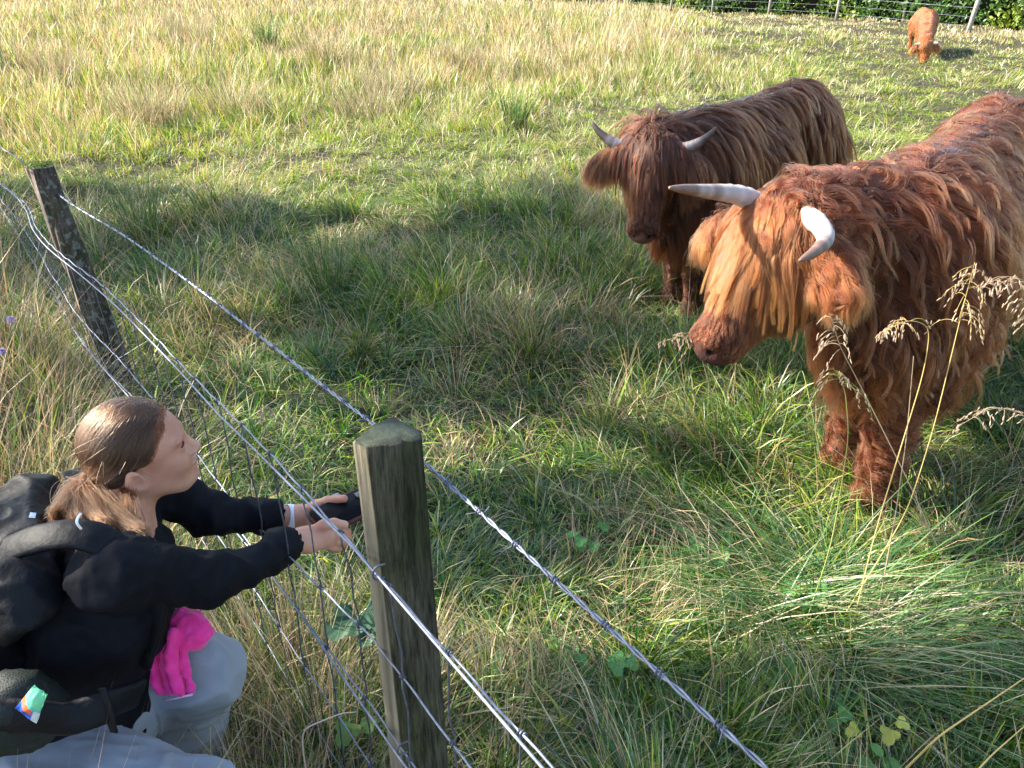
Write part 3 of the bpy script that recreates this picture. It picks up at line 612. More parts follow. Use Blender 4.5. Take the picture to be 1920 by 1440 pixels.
# ---------------------------------------------------------------- highland cattle
def make_cow(name, label, loc, heading, sc, poll, hf, horns, res=.014, nb=60000, nf=9000, coat=None, Lb=.13, wave=.012, hoofs=True, hlen=.24, radius=.0008, front=((0, .14), (0, -.14)), hind_dx=0, group='shaggy red highland cattle', ear_droop=.35, head_s=1.0, seed=0, rump=-1.15, wdt=1.0, lat=None, ez=-.065, nosec=(.07, .03, .026), csz=.030, hcol=((.50, .44, .40), (.17, .12, .10))):
    """poll: world point of the crown of the head; hf: world direction poll -> muzzle"""
    root = empty(name, loc, heading); tag(root, label, 'cow', group); Rz = np.array(Matrix.Rotation(heading, 3, 'Z')); toL = lambda p: ((np.asarray(p) - np.array(loc)) @ Rz)
    pl = toL(poll); f = nrm(np.array(hf, float) @ Rz); hs = head_s
    upv = np.array([0, 0, 1.0]); Hm = frame(f, upv if abs(f[2]) < .95 else np.array([1.0, 0, 0])); 
    if lat is not None: l_ = nrm(np.array(lat, float) @ Rz); l_ = nrm(l_ - f * l_.dot(f)); Hm = np.stack([f, l_, np.cross(f, l_)], 1)
    # head frame: x to muzzle, y left, z out of the forehead
    hp = lambda x, y, z: pl + Hm @ (np.array([x, y, z]) * hs)
    S = Sdf(); X = lambda x, y, z: np.array([x, y * wdt, z]) * sc
    S.ell(X(-.10, 0, .76), np.array((.34, .25 * wdt, .33)) * sc, k=.08); S.ell(X(-.55, 0, .72), np.array((.48, .29 * wdt, .32)) * sc, k=.1); S.ell(X(rump + .08, 0, .83), np.array((.34, .25 * wdt, .29)) * sc, k=.1)
    S.cap(X(-.02, 0, .98), X(rump + .1, 0, 1.0), .11 * sc, .11 * sc, k=.08); S.ell(X(.12, 0, .62), np.array((.17, .15, .22)) * sc, k=.08)
    nk = hp(-.02, 0, -.1); S.cap(X(.0, 0, .86), nk, .23 * sc, .125 * hs, k=.08); S.cap(X(.08, 0, .66), hp(.1, 0, -.14), .15 * sc, .075 * hs, k=.08)
    for i, (fx, fy) in enumerate(front):
        s = 1 if fy > 0 else -1
        S.chain([X(-.06, .15 * s, .62), X(fx * .5 + .0, fy, .36), X(fx + .01, fy, .30), X(fx - .0, fy, .10), X(fx + .02, fy, .04)], [.115 * sc, .072 * sc, .068 * sc, .05 * sc, .06 * sc], .03)
    for s in (1, -1):
        dx = hind_dx * s
        S.chain([X(rump, .14 * s, .74), X(rump + .07, .16 * s, .5), X(rump - .08 + dx, .15 * s, .36), X(rump - .04 + dx, .15 * s, .11), X(rump - .01 + dx, .15 * s, .04)], [.17 * sc, .1 * sc, .058 * sc, .045 * sc, .058 * sc], .04)
    S.ell(hp(.03, 0, -.06), np.array((.12, .125, .10)) * hs, Hm, .04); S.cap(hp(.1, 0, -.05), hp(.36, 0, -.045), .105 * hs, .066 * hs, .04)
    for s in (1, -1): S.ell(hp(.13, .05 * s, -.15), np.array((.15, .07, .135)) * hs, Hm, .05)
    S.ell(hp(.40, 0, -.050), np.array((.064, .074, .070)) * hs, Hm, .03); S.cap(hp(.12, 0, -.15), hp(.38, 0, -.095), .08 * hs, .045 * hs, .03); S.cap(hp(.45, 0, -.088), hp(.33, .085, -.105), .006 * hs, .006 * hs, .006, True); S.cap(hp(.45, 0, -.088), hp(.33, -.085, -.105), .006 * hs, .006 * hs, .006, True)
    for s in (1, -1):
        S.ell(hp(.405, .034 * s, -.004), np.array((.03, .022, .022)) * hs, Hm, .015); S.ell(hp(.435, .036 * s, -.008), np.array((.013, .011, .018)) * hs, Hm, .008, True)
        S.ell(hp(.15, .088 * s, -.03), np.array((.04, .03, .032)) * hs, Hm, .02)
        S.cap(hp(.02, .09 * s, ez + .01), hp(.05, .15 * s, ez + .005), .035 * hs, .03 * hs, .02); e = nrm(np.array([ear_droop + .15, s * 1.0, -.12])); Er = Hm @ frame(e, (0, 0, 1)); S.ell(hp(.06 + ear_droop * .07, .205 * s, ez), np.array((.095, .055, .024)) * hs, Er, .02)
    S.cap(hp(.385, .05, -.075), hp(.385, -.05, -.075), .012 * hs, .012 * hs, .008); 
    ext = [pl + Hm @ (np.array(q) * hs) for q in ((.5, .1, .1), (.5, -.1, -.15), (0, .32, 0), (0, -.32, -.1), (0, 0, .12))]; ex = np.array(ext + [X(rump - .4, .38, 0), X(.3, -.38, 1.2)])
    lo = ex.min(0) - .04; hi = ex.max(0) + .04; lo[2] = -.03; xs, ys, zs = [np.arange(lo[a], hi[a], res) for a in range(3)]
    F = S.grid(xs, ys, zs); V, Q = surfnets(F, xs, ys, zs); V = smooth_mesh(V, Q, 1, .4); gf = GridField(F, xs, ys, zs)
    Hl = lambda p: ((p - pl) @ Hm) / hs
    q = Hl(V); muz = np.clip((q[:, 0] - .424 + (vn3(V * 60, 3) - .5) * .02) / .018, 0, 1) * (np.abs(q[:, 1]) < .13) * (q[:, 0] < .6) * (np.abs(q[:, 2] + .04) < .12)
    cols = np.tile(np.array(coat[0]) * .45, (len(V), 1)); cols = cols * (1 - muz[:, None]) + np.array(nosec) * muz[:, None]
    nos = sum(np.clip(1 - np.linalg.norm((q - [.437, .036 * s, -.008]) / [.014, .013, .019], axis=1), 0, .5) for s in (1, -1)); cols = cols * (1 - np.minimum(nos * 3.5, .95))[:, None]
    mesh_np('body', V, Q, M['hide'], root, True, cols)
    # eyes
    for s in (1, -1): m = MB(); m.ball(hp(.155, .103 * s, -.02), .022 * hs, nu=16, nv=10); m.build('eye', M['cow_eye'], root)
    for H in horns:
        wp = isinstance(H, dict); pts = [toL(p) for p in H['world']] if wp else [hp(*p) for p in H]; hr_ = H['r'] if wp else 1.0; tt = np.linspace(0, 1, 26); from_ = np.array(pts)
        def cr(u):
            i = min(int(u * (len(pts) - 1)), len(pts) - 2); w = u * (len(pts) - 1) - i; p0 = from_[max(i - 1, 0)]; p1 = from_[i]; p2 = from_[i + 1]; p3 = from_[min(i + 2, len(pts) - 1)]
            return .5 * ((2 * p1) + (-p0 + p2) * w + (2 * p0 - 5 * p1 + 4 * p2 - p3) * w * w + (-p0 + 3 * p1 - 3 * p2 + p3) * w ** 3)
        P = np.array([cr(u) for u in tt])
        rad = np.array([np.interp(u, [0, .15, .5, .85, 1], [.031, .031, .023, .012, .004]) for u in tt]) * hs * hr_ * (1 + .05 * np.sin(tt * 60) * (tt < .5))
        m = MB(); m.tube(P, rad, 14); o = m.build('horn', M['horn'], root)
        a = o.data.attributes['tint']; u = np.repeat(tt, 14); u = np.append(u, [0, 1]); g = (vn3(np.concatenate([np.repeat(P, 14, 0), P[:1], P[-1:]]) * 60 + u[:, None] * 3, 4) - .5) * .35
        c = np.clip((u + g - .45) / .3, 0, 1)[:, None]; cc = np.array(hcol[0]) * (1 - c) + np.array(hcol[1]) * c; cc = cc * (.72 + .5 * vn3(np.concatenate([np.repeat(P, 14, 0), P[:1], P[-1:]]) * 45, 12))[:, None] * (1 - .12 * (np.sin(u * 95) > .4))[:, None]; c4 = np.ones((len(u), 4), np.float32); c4[:, :3] = cc; a.data.foreach_set('color', c4.ravel())
    # tail
    tb = X(rump - .26, 0, .92); P = np.array([tb, tb + [-.09 * sc, 0, -.05], tb + [-.12 * sc, 0, -.35 * sc], tb + [-.09 * sc, .02, -.62 * sc]]); m = MB(); m.tube(P, [.035, .028, .018, .02], 8); tl = m.build('tail', M['hide'], root); tl.data.attributes['tint'].data.foreach_set('color', np.tile(np.array([*np.array(coat[0]) * .6, 1], np.float32), len(tl.data.vertices)))
    # coat -----------------------------------------------------------------
    HM = coat[1]
    def flow(p, n, q):
        side = np.sign(p[:, 1])[:, None] * np.array([0, 1.0, 0]); w = vn3(p * 5 + seed, 3)[:, None] - .5; w2 = vn3(p * 9 + seed, 7)[:, None] - .5
        d = np.array([-.55, 0, -.75]) + side * .25 + w * np.array([1.6, 0, .4]) + w2 * np.array([.6, .3, 0]); d = nrm(d - n * (d * n).sum(1, keepdims=True)); return d
    p, n = sample_surf(V, Q, nb, lambda c, nn: np.where((Hl(c)[:, 0] > .10) & (np.abs(Hl(c)[:, 1]) < .13) & (np.linalg.norm(Hl(c) - [.2, 0, 0], axis=1) < .32), .0, 1.) * np.where(c[:, 2] < .03, .1, 1) * np.where(nn[:, 2] < -.7, .5, 1.))
    q = Hl(p); hd = (np.linalg.norm(q - [.05, 0, -.05], axis=1) < .2); ear = (np.abs(q[:, 1]) > .135) & (np.abs(q[:, 0] - .07) < .14) & (np.abs(q[:, 2] + .06) < .1) & (np.abs(q[:, 1]) < .36); leg = p[:, 2] < .46 * sc
    D = flow(p, n, q); D = np.where(ear[:, None], nrm((Hm @ np.array([.75, 0, -.1])) + np.sign(q[:, 1])[:, None] * (Hm @ np.array([0, .8, 0]))), D); D = np.where((hd & ~ear)[:, None], nrm(-f * .2 + n * .3 + np.array([0, 0, -.5])), D)
    L = Lb * sc * (.55 + .75 * rng.random(nb)) * (.6 + .8 * vn3(p * 6, 9)); L = np.where(leg, L * .27, L); L = np.where(hd & ~ear, L * .5, L); L = np.where(ear, .085 * hs * (.6 + .6 * rng.random(nb)), L); L = np.where((p[:, 2] < .56 * sc) & ~leg, L * 1.15, L); L = np.where(p[:, 2] < .10, L * .8, L)
    ps = grow(p, n, D, L, 8, gf, grav=.75, lift=.22, wave=wave, clump=.88, csize=csz, noise=.09, seed=seed); hair_obj('coat', ps, radius * (.7 + .6 * rng.random(nb)), HM, root)
    ne = nf // 2; p, n = sample_surf(V, Q, ne, lambda c, nn: ((np.abs(Hl(c)[:, 1]) > .13) & (np.abs(Hl(c)[:, 1]) < .34) & (np.abs(Hl(c)[:, 0] - .08) < .14) & (np.abs(Hl(c)[:, 2] + .06) < .09)).astype(float) + 1e-9)
    sy = np.sign(Hl(p)[:, 1])[:, None]; D = nrm((Hm @ np.array([.5, 0, -.1])) + sy * (Hm @ np.array([0, .6, 0])) + np.array([0, 0, -.6])); ps = grow(p, n, D, (.055 + .075 * rng.random(ne)) * hs, 8, gf, .8, .55, wave * .6, 5, .75, .02, .16, .003); hair_obj('ear_tuft', ps, radius * .8, coat[3] if len(coat) > 3 else coat[2], root)
    if len(coat) > 4:
        nl = 950; each = 15; p, n = sample_surf(V, Q, nl, lambda c, nn: ((c[:, 2] > .55 * sc) & (nn[:, 2] > -.3) & (np.linalg.norm(Hl(c) - [.2, 0, -.05], axis=1) > .30)).astype(float)); ctr = p; D = flow(p, n, None); p = np.repeat(p, each, 0) + rng.normal(0, .010, (nl * each, 3)); n = np.repeat(n, each, 0); D = np.repeat(D, each, 0)
        L = np.repeat(Lb * sc * (.7 + .8 * rng.random(nl)), each) * (.8 + .4 * rng.random(nl * each)); ps = grow(p, n, D, L, 14, gf, .9, .5, 0, 5, 0, .03, .05, .014); G_ = np.repeat(ps.reshape(nl, each, 14, 3).mean(1), each, 0); ps = ps + (G_ - ps) * np.clip(np.linspace(0, 1, 14) * 1.2, 0, .72)[None, :, None]
        T_ = nrm(np.repeat(D, 1, 0)); S1 = nrm(np.cross(T_, n)); uu = np.linspace(0, 1, 14)[None]; ph_ = np.repeat(rng.random(nl) * 6.3, each)[:, None]; A_ = np.repeat(wave * (.5 + 1.1 * rng.random(nl)), each)[:, None] * uu ** .8; fr_ = np.repeat(5 + 5 * rng.random(nl), each)[:, None]; ps = ps + ((np.sin(uu * fr_ + ph_) - np.sin(ph_)) * A_)[..., None] * S1[:, None] + ((np.cos(uu * fr_ + ph_) - np.cos(ph_)) * A_ * .5)[..., None] * n[:, None]; hair_obj('coat_locks', ps, radius * 1.05, coat[4], root, .3, np.repeat(rng.random(nl) - .5, each))
    # face fur (short)
    nf_ = nf; p, n = sample_surf(V, Q, nf_, lambda c, nn: ((Hl(c)[:, 0] > .06) & (Hl(c)[:, 0] < .418) & (np.abs(Hl(c)[:, 1]) < .14) & (np.abs(Hl(c)[:, 2] + .06) < .14)).astype(float) + 1e-9)
    D = nrm(f * .8 + np.array([0, 0, -.5])) - 0 * n; D = nrm(D - n * (D * n).sum(1, keepdims=True)); ps = grow(p, n, D, (.006 + (.020 + .026 * rng.random(nf_)) * np.clip((.43 - Hl(p)[:, 0]) / .16, .12, 1)) * hs, 5, gf, .4, .35, .002, 5, .5, .02, .2, .002); hair_obj('face_fur', ps, radius * .8, HM, root)
    # forelock: from the poll over the face
    nd = int(nf * 1.1); a = (rng.random(nd) * 2 - 1); p = np.stack([.00 + .10 * rng.random(nd) ** 1.3 - .03, a * .125, .05 - .05 * a ** 2], -1); pw = pl + (p * hs) @ Hm.T; dd = gf.d(pw); g = gf.g(pw); pw = pw - g * dd[:, None]
    D = nrm(f * 1.0 + (Hm[:, 1])[None] * (a * .50)[:, None] + Hm[:, 2][None] * .35); L = hlen * hs * (.30 + .85 * rng.random(nd)) * (.6 + .8 * vn3(pw * 25, 5)); 
    D = nrm(D - g * (D * g).sum(1, keepdims=True)); ps = grow(pw, g, D, L, 12, gf, 1.5, .10, wave * .9, 5, .88, .022, .05, .009, seed=seed + 3); fl = hair_obj('forelock', ps, radius * (.8 + .6 * rng.random(nd)), coat[2], root, .3)
    nl = 70; each = 34; a = rng.random(nl) * 2 - 1; p = np.stack([.10 * rng.random(nl) - .03, a * .13, .05 - .05 * a ** 2], -1); pw = pl + (p * hs) @ Hm.T; dd = gf.d(pw); g = gf.g(pw); pw = pw - g * dd[:, None]; pw = np.repeat(pw, each, 0) + rng.normal(0, .008, (nl * each, 3)); g = np.repeat(g, each, 0); aa = np.repeat(a, each)
    D = nrm(f + Hm[:, 1][None] * (aa * .6)[:, None]); L = np.repeat(hlen * hs * (.45 + .75 * rng.random(nl)), each) * (.85 + .3 * rng.random(nl * each)); ps = grow(pw, g, D, L, 14, gf, 1.3, .25, wave * 1.6, 5, 0, .02, .04, .016, seed=seed + 5)
    idx_ = np.repeat(np.arange(nl), each); G_ = ps.reshape(nl, each, 14, 3).mean(1)[idx_]; ps = ps + (G_ - ps) * np.clip(np.linspace(0, 1, 14) * 1.3, 0, .88)[None, :, None]; hair_obj('long_lock', ps, radius * 1.1, coat[2], fl, .3, np.repeat(rng.random(nl) - .35, each))
    return root
M['hide'] = tint_mat('hide', .85, .15, .5, 120)
M['cow_eye'] = principled_noise('cow_eye', (.012, .008, .006), (.02, .012, .01), 10, .12, 0, spec=.6)
M['horn'] = tint_mat('horn', .42, .4, .3, 70)
hm_dark = hair_mat('dark_red_coat', (.018, .0050, .0022), (.075, .021, .0065), .6)
hm_dark_l = hair_mat('brown_lock', (.024, .007, .003), (.105, .033, .011), .8)
hm_dark_f = hair_mat('dark_red_forelock', (.025, .007, .003), (.095, .026, .010), .6)
hm_ear = hair_mat('auburn_ear_tuft', (.05, .014, .005), (.22, .070, .024), .6)
hm_gold = hair_mat('ginger_coat', (.030, .0075, .003), (.140, .036, .0115), .8)
hm_gold_e = hair_mat('ginger_ear_tuft', (.08, .018, .005), (.24, .062, .016), .7)
hm_gold_l = hair_mat('ginger_lock', (.040, .010, .004), (.175, .050, .016), .8)
hm_gold_f = hair_mat('golden_forelock', (.10, .021, .005), (.27, .068, .016), .7)
hm_calf = hair_mat('orange_coat', (.20, .036, .008), (.44, .092, .017), .45)
def horn_pair(L): return [L, [(x, -y, z) for x, y, z in L]]
if True:
    H1 = [{'world': [at(1425, 385, t=2.42), at(1385, 366, t=2.37), at(1320, 358, t=2.28), at(1255, 352, t=2.18)], 'r': 1.02},
          {'world': [at(1500, 400, t=2.30), at(1532, 418, t=2.20), at(1548, 446, t=2.10), at(1530, 470, t=2.02), at(1499, 489, t=1.96)], 'r': .92}]
    make_cow('highland_cow', 'shaggy ginger highland cow nearest the fence, sunlit golden forelock, seen side on', (1.27, 2.47, 0), R(-128), 1.04, at(1472, 392, t=2.33), (-.49, -.27, -.80), H1, lat=(.44, -.87, .02), ez=-.05,
         coat=((.16, .05, .02), hm_gold, hm_gold_f, hm_gold_e, hm_gold_l), nb=130000, nf=20000, csz=.038, Lb=.155, wave=.021, hlen=.27, radius=.00085, front=((.10, .09), (-.07, -.07)), seed=11, rump=-1.3, head_s=1.07, hcol=((.52, .45, .41), (.17, .10, .07)))
if True:
    H2 = horn_pair([(.02, .09, -.02), (.02, .15, -.01), (.0, .20, .0), (-.035, .25, .01), (-.075, .285, .02)])
    make_cow('highland_cow', 'dark red highland cow facing the camera with shaded face, standing behind the ginger one', (.92, 4.05, 0), R(-130), .93, at(1222, 266, t=3.72), (-.10, -.42, -.90), H2,
         coat=((.08, .022, .010), hm_dark, hm_dark_f, hm_ear, hm_dark_l), nb=90000, nf=14000, Lb=.20, wave=.006, csz=.045, hlen=.21, radius=.0011, front=((0.05, .10), (-.04, -.08)), ez=-.03, nosec=(.13, .06, .05), seed=23, hcol=((.20, .17, .17), (.08, .055, .045)), rump=-1.37, ear_droop=.45, head_s=1.0)
if True:
    H3 = horn_pair([(.02, .09, -.02), (.02, .16, -.01), (.03, .22, .01), (.06, .27, .03)])
    make_cow('highland_calf', 'small bright orange highland calf grazing far off by the hedge', tuple(at(1727, 100, z=0)), R(-104), .70, at(1737, 80, z=.36), (.02, -.25, -.95), H3,
         coat=((.45, .15, .05), hm_calf, hm_calf), nb=22000, nf=2500, Lb=.10, wave=.004, hlen=.12, radius=.003, seed=31, res=.02, rump=-.95, head_s=.85)

# ---------------------------------------------------------------- the crouching hiker
M['skin'] = principled_noise('skin', (.43, .18, .11), (.60, .32, .215), 18, .5, .10, 260, spec=.35, sss=.12)
M['jacket'] = principled_noise('black_navy_jersey', (.0035, .0038, .006), (.006, .0065, .010), 60, .8, .35, 25, spec=.15)
M['trousers'] = principled_noise('grey_blue_trousers', (.25, .27, .295), (.29, .31, .335), 12, .75, .25, 22, spec=.2, sheen=.1)
M['pack'] = principled_noise('black_nylon', (.0022, .0024, .0035), (.0045, .005, .0075), 30, .6, .35, 45, spec=.2)
M['packmesh'] = principled_noise('dark_green_mesh_fabric', (.004, .008, .007), (.010, .016, .014), 200, .6, .3, 400)
M['pink'] = principled_noise('hot_pink_cloth', (.80, .02, .22), (.90, .05, .34), 40, .7, .2, 160, spec=.2, sheen=.3)
M['white'] = principled_noise('white_rubber', (.72, .74, .78), (.8, .82, .85), 20, .4, 0)
M['dark'] = principled_noise('dark_rubber', (.012, .012, .014), (.03, .03, .034), 20, .5, .1)
M['redcase'] = principled_noise('dark_red_leather', (.05, .010, .012), (.085, .018, .02), 90, .5, .2)
M['brownhair_base'] = principled_noise('hair_scalp', (.02, .010, .006), (.035, .018, .011), 60, .8, .3)
hm_woman = hair_mat('brown_hair', (.075, .034, .018), (.17, .086, .046), .9, rough=.27)
if True:
    w0 = at(262, 842, t=1.46); wroot = (-.80, 1.05, 0)
    hf_ = nrm(np.array([.895, .39, .20])); HR = frame(hf_); HC = w0.copy()
    HS = .86; h2w = lambda x, y, z: HC + HR @ np.array([x, y, z]) * HS
    person = empty('person', wroot); tag(person, 'woman with a brown ponytail crouching in black top, holding a phone through the fence', 'person'); wo = np.array(wroot)
    shR = at(212, 1070, t=1.28); elR = at(402, 1088, t=1.44); wrR = at(562, 1013, t=1.66); shL = np.array([-.73, 1.31, .80]); elL = at(385, 962, t=1.66); wrL = at(548, 970, t=1.78)
    hip = np.array([-.87, 1.06, .44]); nb_ = np.array([-.735, 1.145, .770]); hipR = at(40, 1485, t=1.38); knR = at(365, 1530, t=1.36); hipL = np.array([-.88, 1.17, .42]); knL = at(372, 1262, t=1.62)
    anR = np.array([-.74, .86, .10]); anL = np.array([-.70, 1.19, .10]); toR = anR + [.17, .03, -.055]; toL_ = anL + [.17, .05, -.055]
    class SdfH(Sdf):
        def ell(s, c, r, Rm=None, k=.03, sub=False): return Sdf.ell(s, c, np.array(r) * (HS if Rm is HR or (Rm is not None and np.linalg.norm(np.array(c) - HC) < .13) else 1), Rm, k, sub)
    S = SdfH()
    S.ell(h2w(-.008, 0, .030), (.090, .073, .080), HR, .02)                     # cranium
    S.ell(h2w(.030, 0, .004), (.060, .060, .066), HR, .03); S.ell(h2w(.034, 0, -.045), (.050, .053, .050), HR, .03)
    for s in (1, -1):
        S.cap(h2w(-.016, .054 * s, -.050), h2w(.048, .024 * s, -.100), .017, .014, .03); S.ell(h2w(.058, .036 * s, -.046), (.024, .020, .022), HR, .02)
        S.ell(h2w(.079, .028 * s, .008), (.013, .024, .008), HR, .012)
        S.ell(h2w(.094, .031 * s, -.014), (.014, .017, .011), HR, .010, True)
        S.ell(h2w(.074, .031 * s, -.0135), (.0135, .0155, .0125), HR, .004)
    S.ell(h2w(.034, 0, -.084), (.040, .040, .030), HR, .025); S.ell(h2w(.067, 0, -.101), (.016, .018, .014), HR, .018)
    S.cap(h2w(.085, 0, -.004), h2w(.102, 0, -.038), .0062, .0078, .010); S.ell(h2w(.1045, 0, -.042), (.0085, .0088, .0078), HR, .006)
    for s in (1, -1): S.ell(h2w(.094, .0115 * s, -.047), (.009, .0062, .0066), HR, .006); S.ell(h2w(.097, .0065 * s, -.0535), (.006, .003, .0035), HR, .003, True)
    S.ell(h2w(.083, 0, -.0685), (.0115, .021, .0060), HR, .006); S.ell(h2w(.080, 0, -.0805), (.0110, .019, .0064), HR, .006)
    S.ell(h2w(.094, 0, -.0745), (.013, .020, .0016), HR, .003, True); S.cap(h2w(.092, 0, -.056), h2w(.094, 0, -.065), .002, .002, .004, True)
    for s in (1, -1):                                                              # ears
        e = frame(HR @ np.array([.92, .35 * s, -.10]), HR @ np.array([-.28, .0, .96]))
        S.ell(h2w(-.020, .080 * s, -.028), (.0205, .0080, .0315), e, .006); S.ell(h2w(-.014, .0885 * s, -.026), (.0110, .0070, .0175), e, .004, True); S.ell(h2w(-.010, .079 * s, -.046), (.008, .006, .010), e, .005)
        S.ell(h2w(-.017, .081 * s, -.006), (.010, .0025, .003), e, .003)
    S.cap(h2w(-.035, 0, -.055), nb_, .050, .056, .03); S.cap(nb_, nb_ + [-.03, -.01, -.08], .07, .11, .04)
    S.ell(np.array([-.745, 1.13, .70]), (.10, .16, .13), frame([.93, .36, 0]), .06); S.cap(np.array([-.78, 1.10, .66]), hip, .11, .13, .05)
    for a, b, c in ((shR, elR, wrR), (shL, elL, wrL)): S.chain([a, b, c], [.044, .031, .0235], .03)
    for a, b, c, d in ((hipR, knR, anR, toR), (hipL, knL, anL, toL_)): S.chain([a, b, c, d], [.078, .052, .036, .034], .03)
    def hand(S, wr, pal, fing, th):
        pal = [at(*p[:2], t=p[2]) for p in pal]; S.cap(wr, pal[0], .0235, .0235, .012); 
        S.cap(pal[0], pal[1], .0225, .0175, .014); S.cap(pal[2], pal[3], .019, .015, .014)
        for F_ in fing: pts = [at(*p[:2], t=p[2]) for p in F_]; S.chain(pts, np.linspace(.0096, .0074, len(pts)), .0045)
        pts = [at(*p[:2], t=p[2]) for p in th]; S.chain(pts, np.linspace(.0125, .0088, len(pts)), .006)
    hand(S, wrR, [(578, 1010, 1.665), (617, 1000, 1.675), (580, 1018, 1.665), (612, 1014, 1.675)],
         [[(618, 993, 1.675), (638, 990, 1.69), (651, 997, 1.72), (652, 1006, 1.745)], [(618, 1004, 1.675), (641, 1003, 1.69), (653, 1009, 1.72), (650, 1015, 1.75)], [(614, 1013, 1.675), (636, 1015, 1.69), (646, 1019, 1.72), (640, 1023, 1.75)], [(608, 1021, 1.675), (626, 1026, 1.69), (634, 1029, 1.715), (628, 1030, 1.74)]],
         [(584, 998, 1.662), (606, 985, 1.66), (626, 981, 1.665), (646, 984, 1.675)])
    hand(S, wrL, [(566, 967, 1.78), (598, 960, 1.80), (566, 978, 1.785), (596, 976, 1.81)],
         [[(600, 952, 1.80), (622, 946, 1.83), (645, 950, 1.845), (655, 955, 1.84)], [(602, 960, 1.81), (626, 958, 1.84), (648, 962, 1.85), (657, 967, 1.84)], [(600, 968, 1.81), (624, 970, 1.84), (644, 974, 1.85), (652, 978, 1.84)], [(598, 977, 1.81), (618, 981, 1.84), (634, 985, 1.85), (642, 989, 1.84)]],
         [(570, 960, 1.775), (592, 947, 1.765), (614, 939, 1.755), (645, 935, 1.745)])
    def axis(segs): return np.unique(np.concatenate([np.arange(a, b, h) for a, b, h in segs]).round(5))
    xs = axis([(-1.05, -.80, .01), (-.80, -.535, .0026), (-.535, -.515, .008), (-.515, -.34, .0028), (-.34, -.3, .008)]); ys = axis([(.74, 1.10, .01), (1.10, 1.50, .0028), (1.50, 1.56, .01)]); zs = axis([(-.02, .54, .01), (.54, .70, .0028), (.70, .76, .008), (.76, 1.05, .0026), (1.05, 1.08, .008)])
    F = S.grid(xs, ys, zs); V, Q = surfnets(F, xs, ys, zs); V = smooth_mesh(V, Q, 1, .25); b_ = mesh_np('body', V - wo, Q, M['skin'], person)
    # face details
    for s in (1, -1):
        m = MB(); m.ball(h2w(.0735, .031 * s, -.0140) - wo, (.0106,) * 3, HR, 18, 12, (.30, .27, .26)); ey = m.build('eye', M['tint'], person)
        m = MB(); m.ball(h2w(.0828, .0305 * s, -.0135) - wo, (.0026, .0055, .0055), HR, 12, 8, (.03, .05, .06)); m.build('iris', M['tint'], ey)
        lid = MB(); a = np.linspace(-1.2, 1.2, 14); lid.tube([h2w(.0755 + .0128 * math.cos(t * .9), .031 * s + .0135 * math.sin(t), -.0090 + .0025 * math.cos(t * 1.2)) - wo for t in a], .0013, 6, (.06, .03, .02)); lid.build('eyelid', M['tint'], ey)
    nbz = 260; bp = np.array([h2w(.088 - .010 * abs(u) ** 2, s * (.017 + .030 * u), .0065 + .006 * math.sin(u * 2.2)) - wo for u, s in zip(rng.random(nbz), np.where(rng.random(nbz) < .5, 1, -1))]) + rng.normal(0, .0012, (nbz, 3))
    sg = np.sign(((bp + wo - HC) @ HR)[:, 1])[:, None]; d_ = HR[:, 1][None] * sg * .007 + HR[:, 2][None] * .0015 - HR[:, 0][None] * .001
    hair_obj('eyebrows', np.stack([bp, bp + d_ * .5, bp + d_], 1), .0004, hm_woman, person)
    m = MB(); a = np.linspace(-1, 1, 11); m.tube([h2w(.0885 - .010 * t * t, .021 * t, -.0745 - .001 * t * t) - wo for t in a], .0012, 6); m.build('mouth', principled_noise('lips', (.30, .10, .09), (.36, .13, .11), 40, .45, 0), person)
    # scalp and hair -------------------------------------------------------
    Sc = SdfH(); Sc.ell(h2w(-.010, 0, .031), (.0945, .0775, .0845), HR, .02); Sc.ell(h2w(-.048, 0, -.018), (.052, .060, .050), HR, .03); Sc.ell(h2w(.122, 0, -.066), (.104, .10, .112), HR, .016, True); Sc.ell(h2w(.02, 0, -.10), (.075, .10, .06), HR, .02, True)
    for s in (1, -1): Sc.ell(h2w(-.008, .088 * s, -.038), (.028, .034, .038), HR, .016, True)
    lo = HC - .15; hi = HC + .15; g3 = [np.arange(lo[a], hi[a], .004) for a in range(3)]; Fs = Sc.grid(*g3); Vs, Qs = surfnets(Fs, *g3); Vs = smooth_mesh(Vs, Qs, 2, .4); hb = mesh_np('hair', Vs - wo, Qs, M['brownhair_base'], person); gfs = GridField(Fs, *g3)
    tie = h2w(-.106, -.012, -.018)
    nh = 16000; p, n = sample_surf(Vs, Qs, nh, lambda c, nn: (((nn * (c - HC)).sum(1) > 0) & (nn @ HR[:, 0] < .80 + 3 * np.clip(((c - HC) @ HR)[:, 2] - .05, 0, 1) * 8) & (((c - HC) @ HR)[:, 0] < .084)).astype(float) + 1e-9)
    k = 12; us = np.linspace(0, 1, k); ql = (p - HC) @ HR; tl_ = (tie - HC) @ HR; c0_ = np.array([-.02, 0, .03])
    P = []; jit = rng.normal(0, .004, (nh, 3)); ang = np.arctan2(*(((p - tie) @ HR)[:, 1:].T)); stk = vn2(ang * 13 + 40, ql[:, 0] * 9 + 9, 3)
    for u in us:
        w = u ** 1.05; a = ql * (1 - w) + tl_ * w + jit * math.sin(math.pi * u) * .5; q = HC + a @ HR.T; d = gfs.d(q); g = gfs.g(q); off = .0012 + .0016 * hsh(np.arange(nh), 5) + .0045 * stk * (1 - .6 * abs(2 * u - 1)) ; q = q + g * (np.minimum(off - d, .09) * (1 - u ** 8))[:, None]; P.append(q)
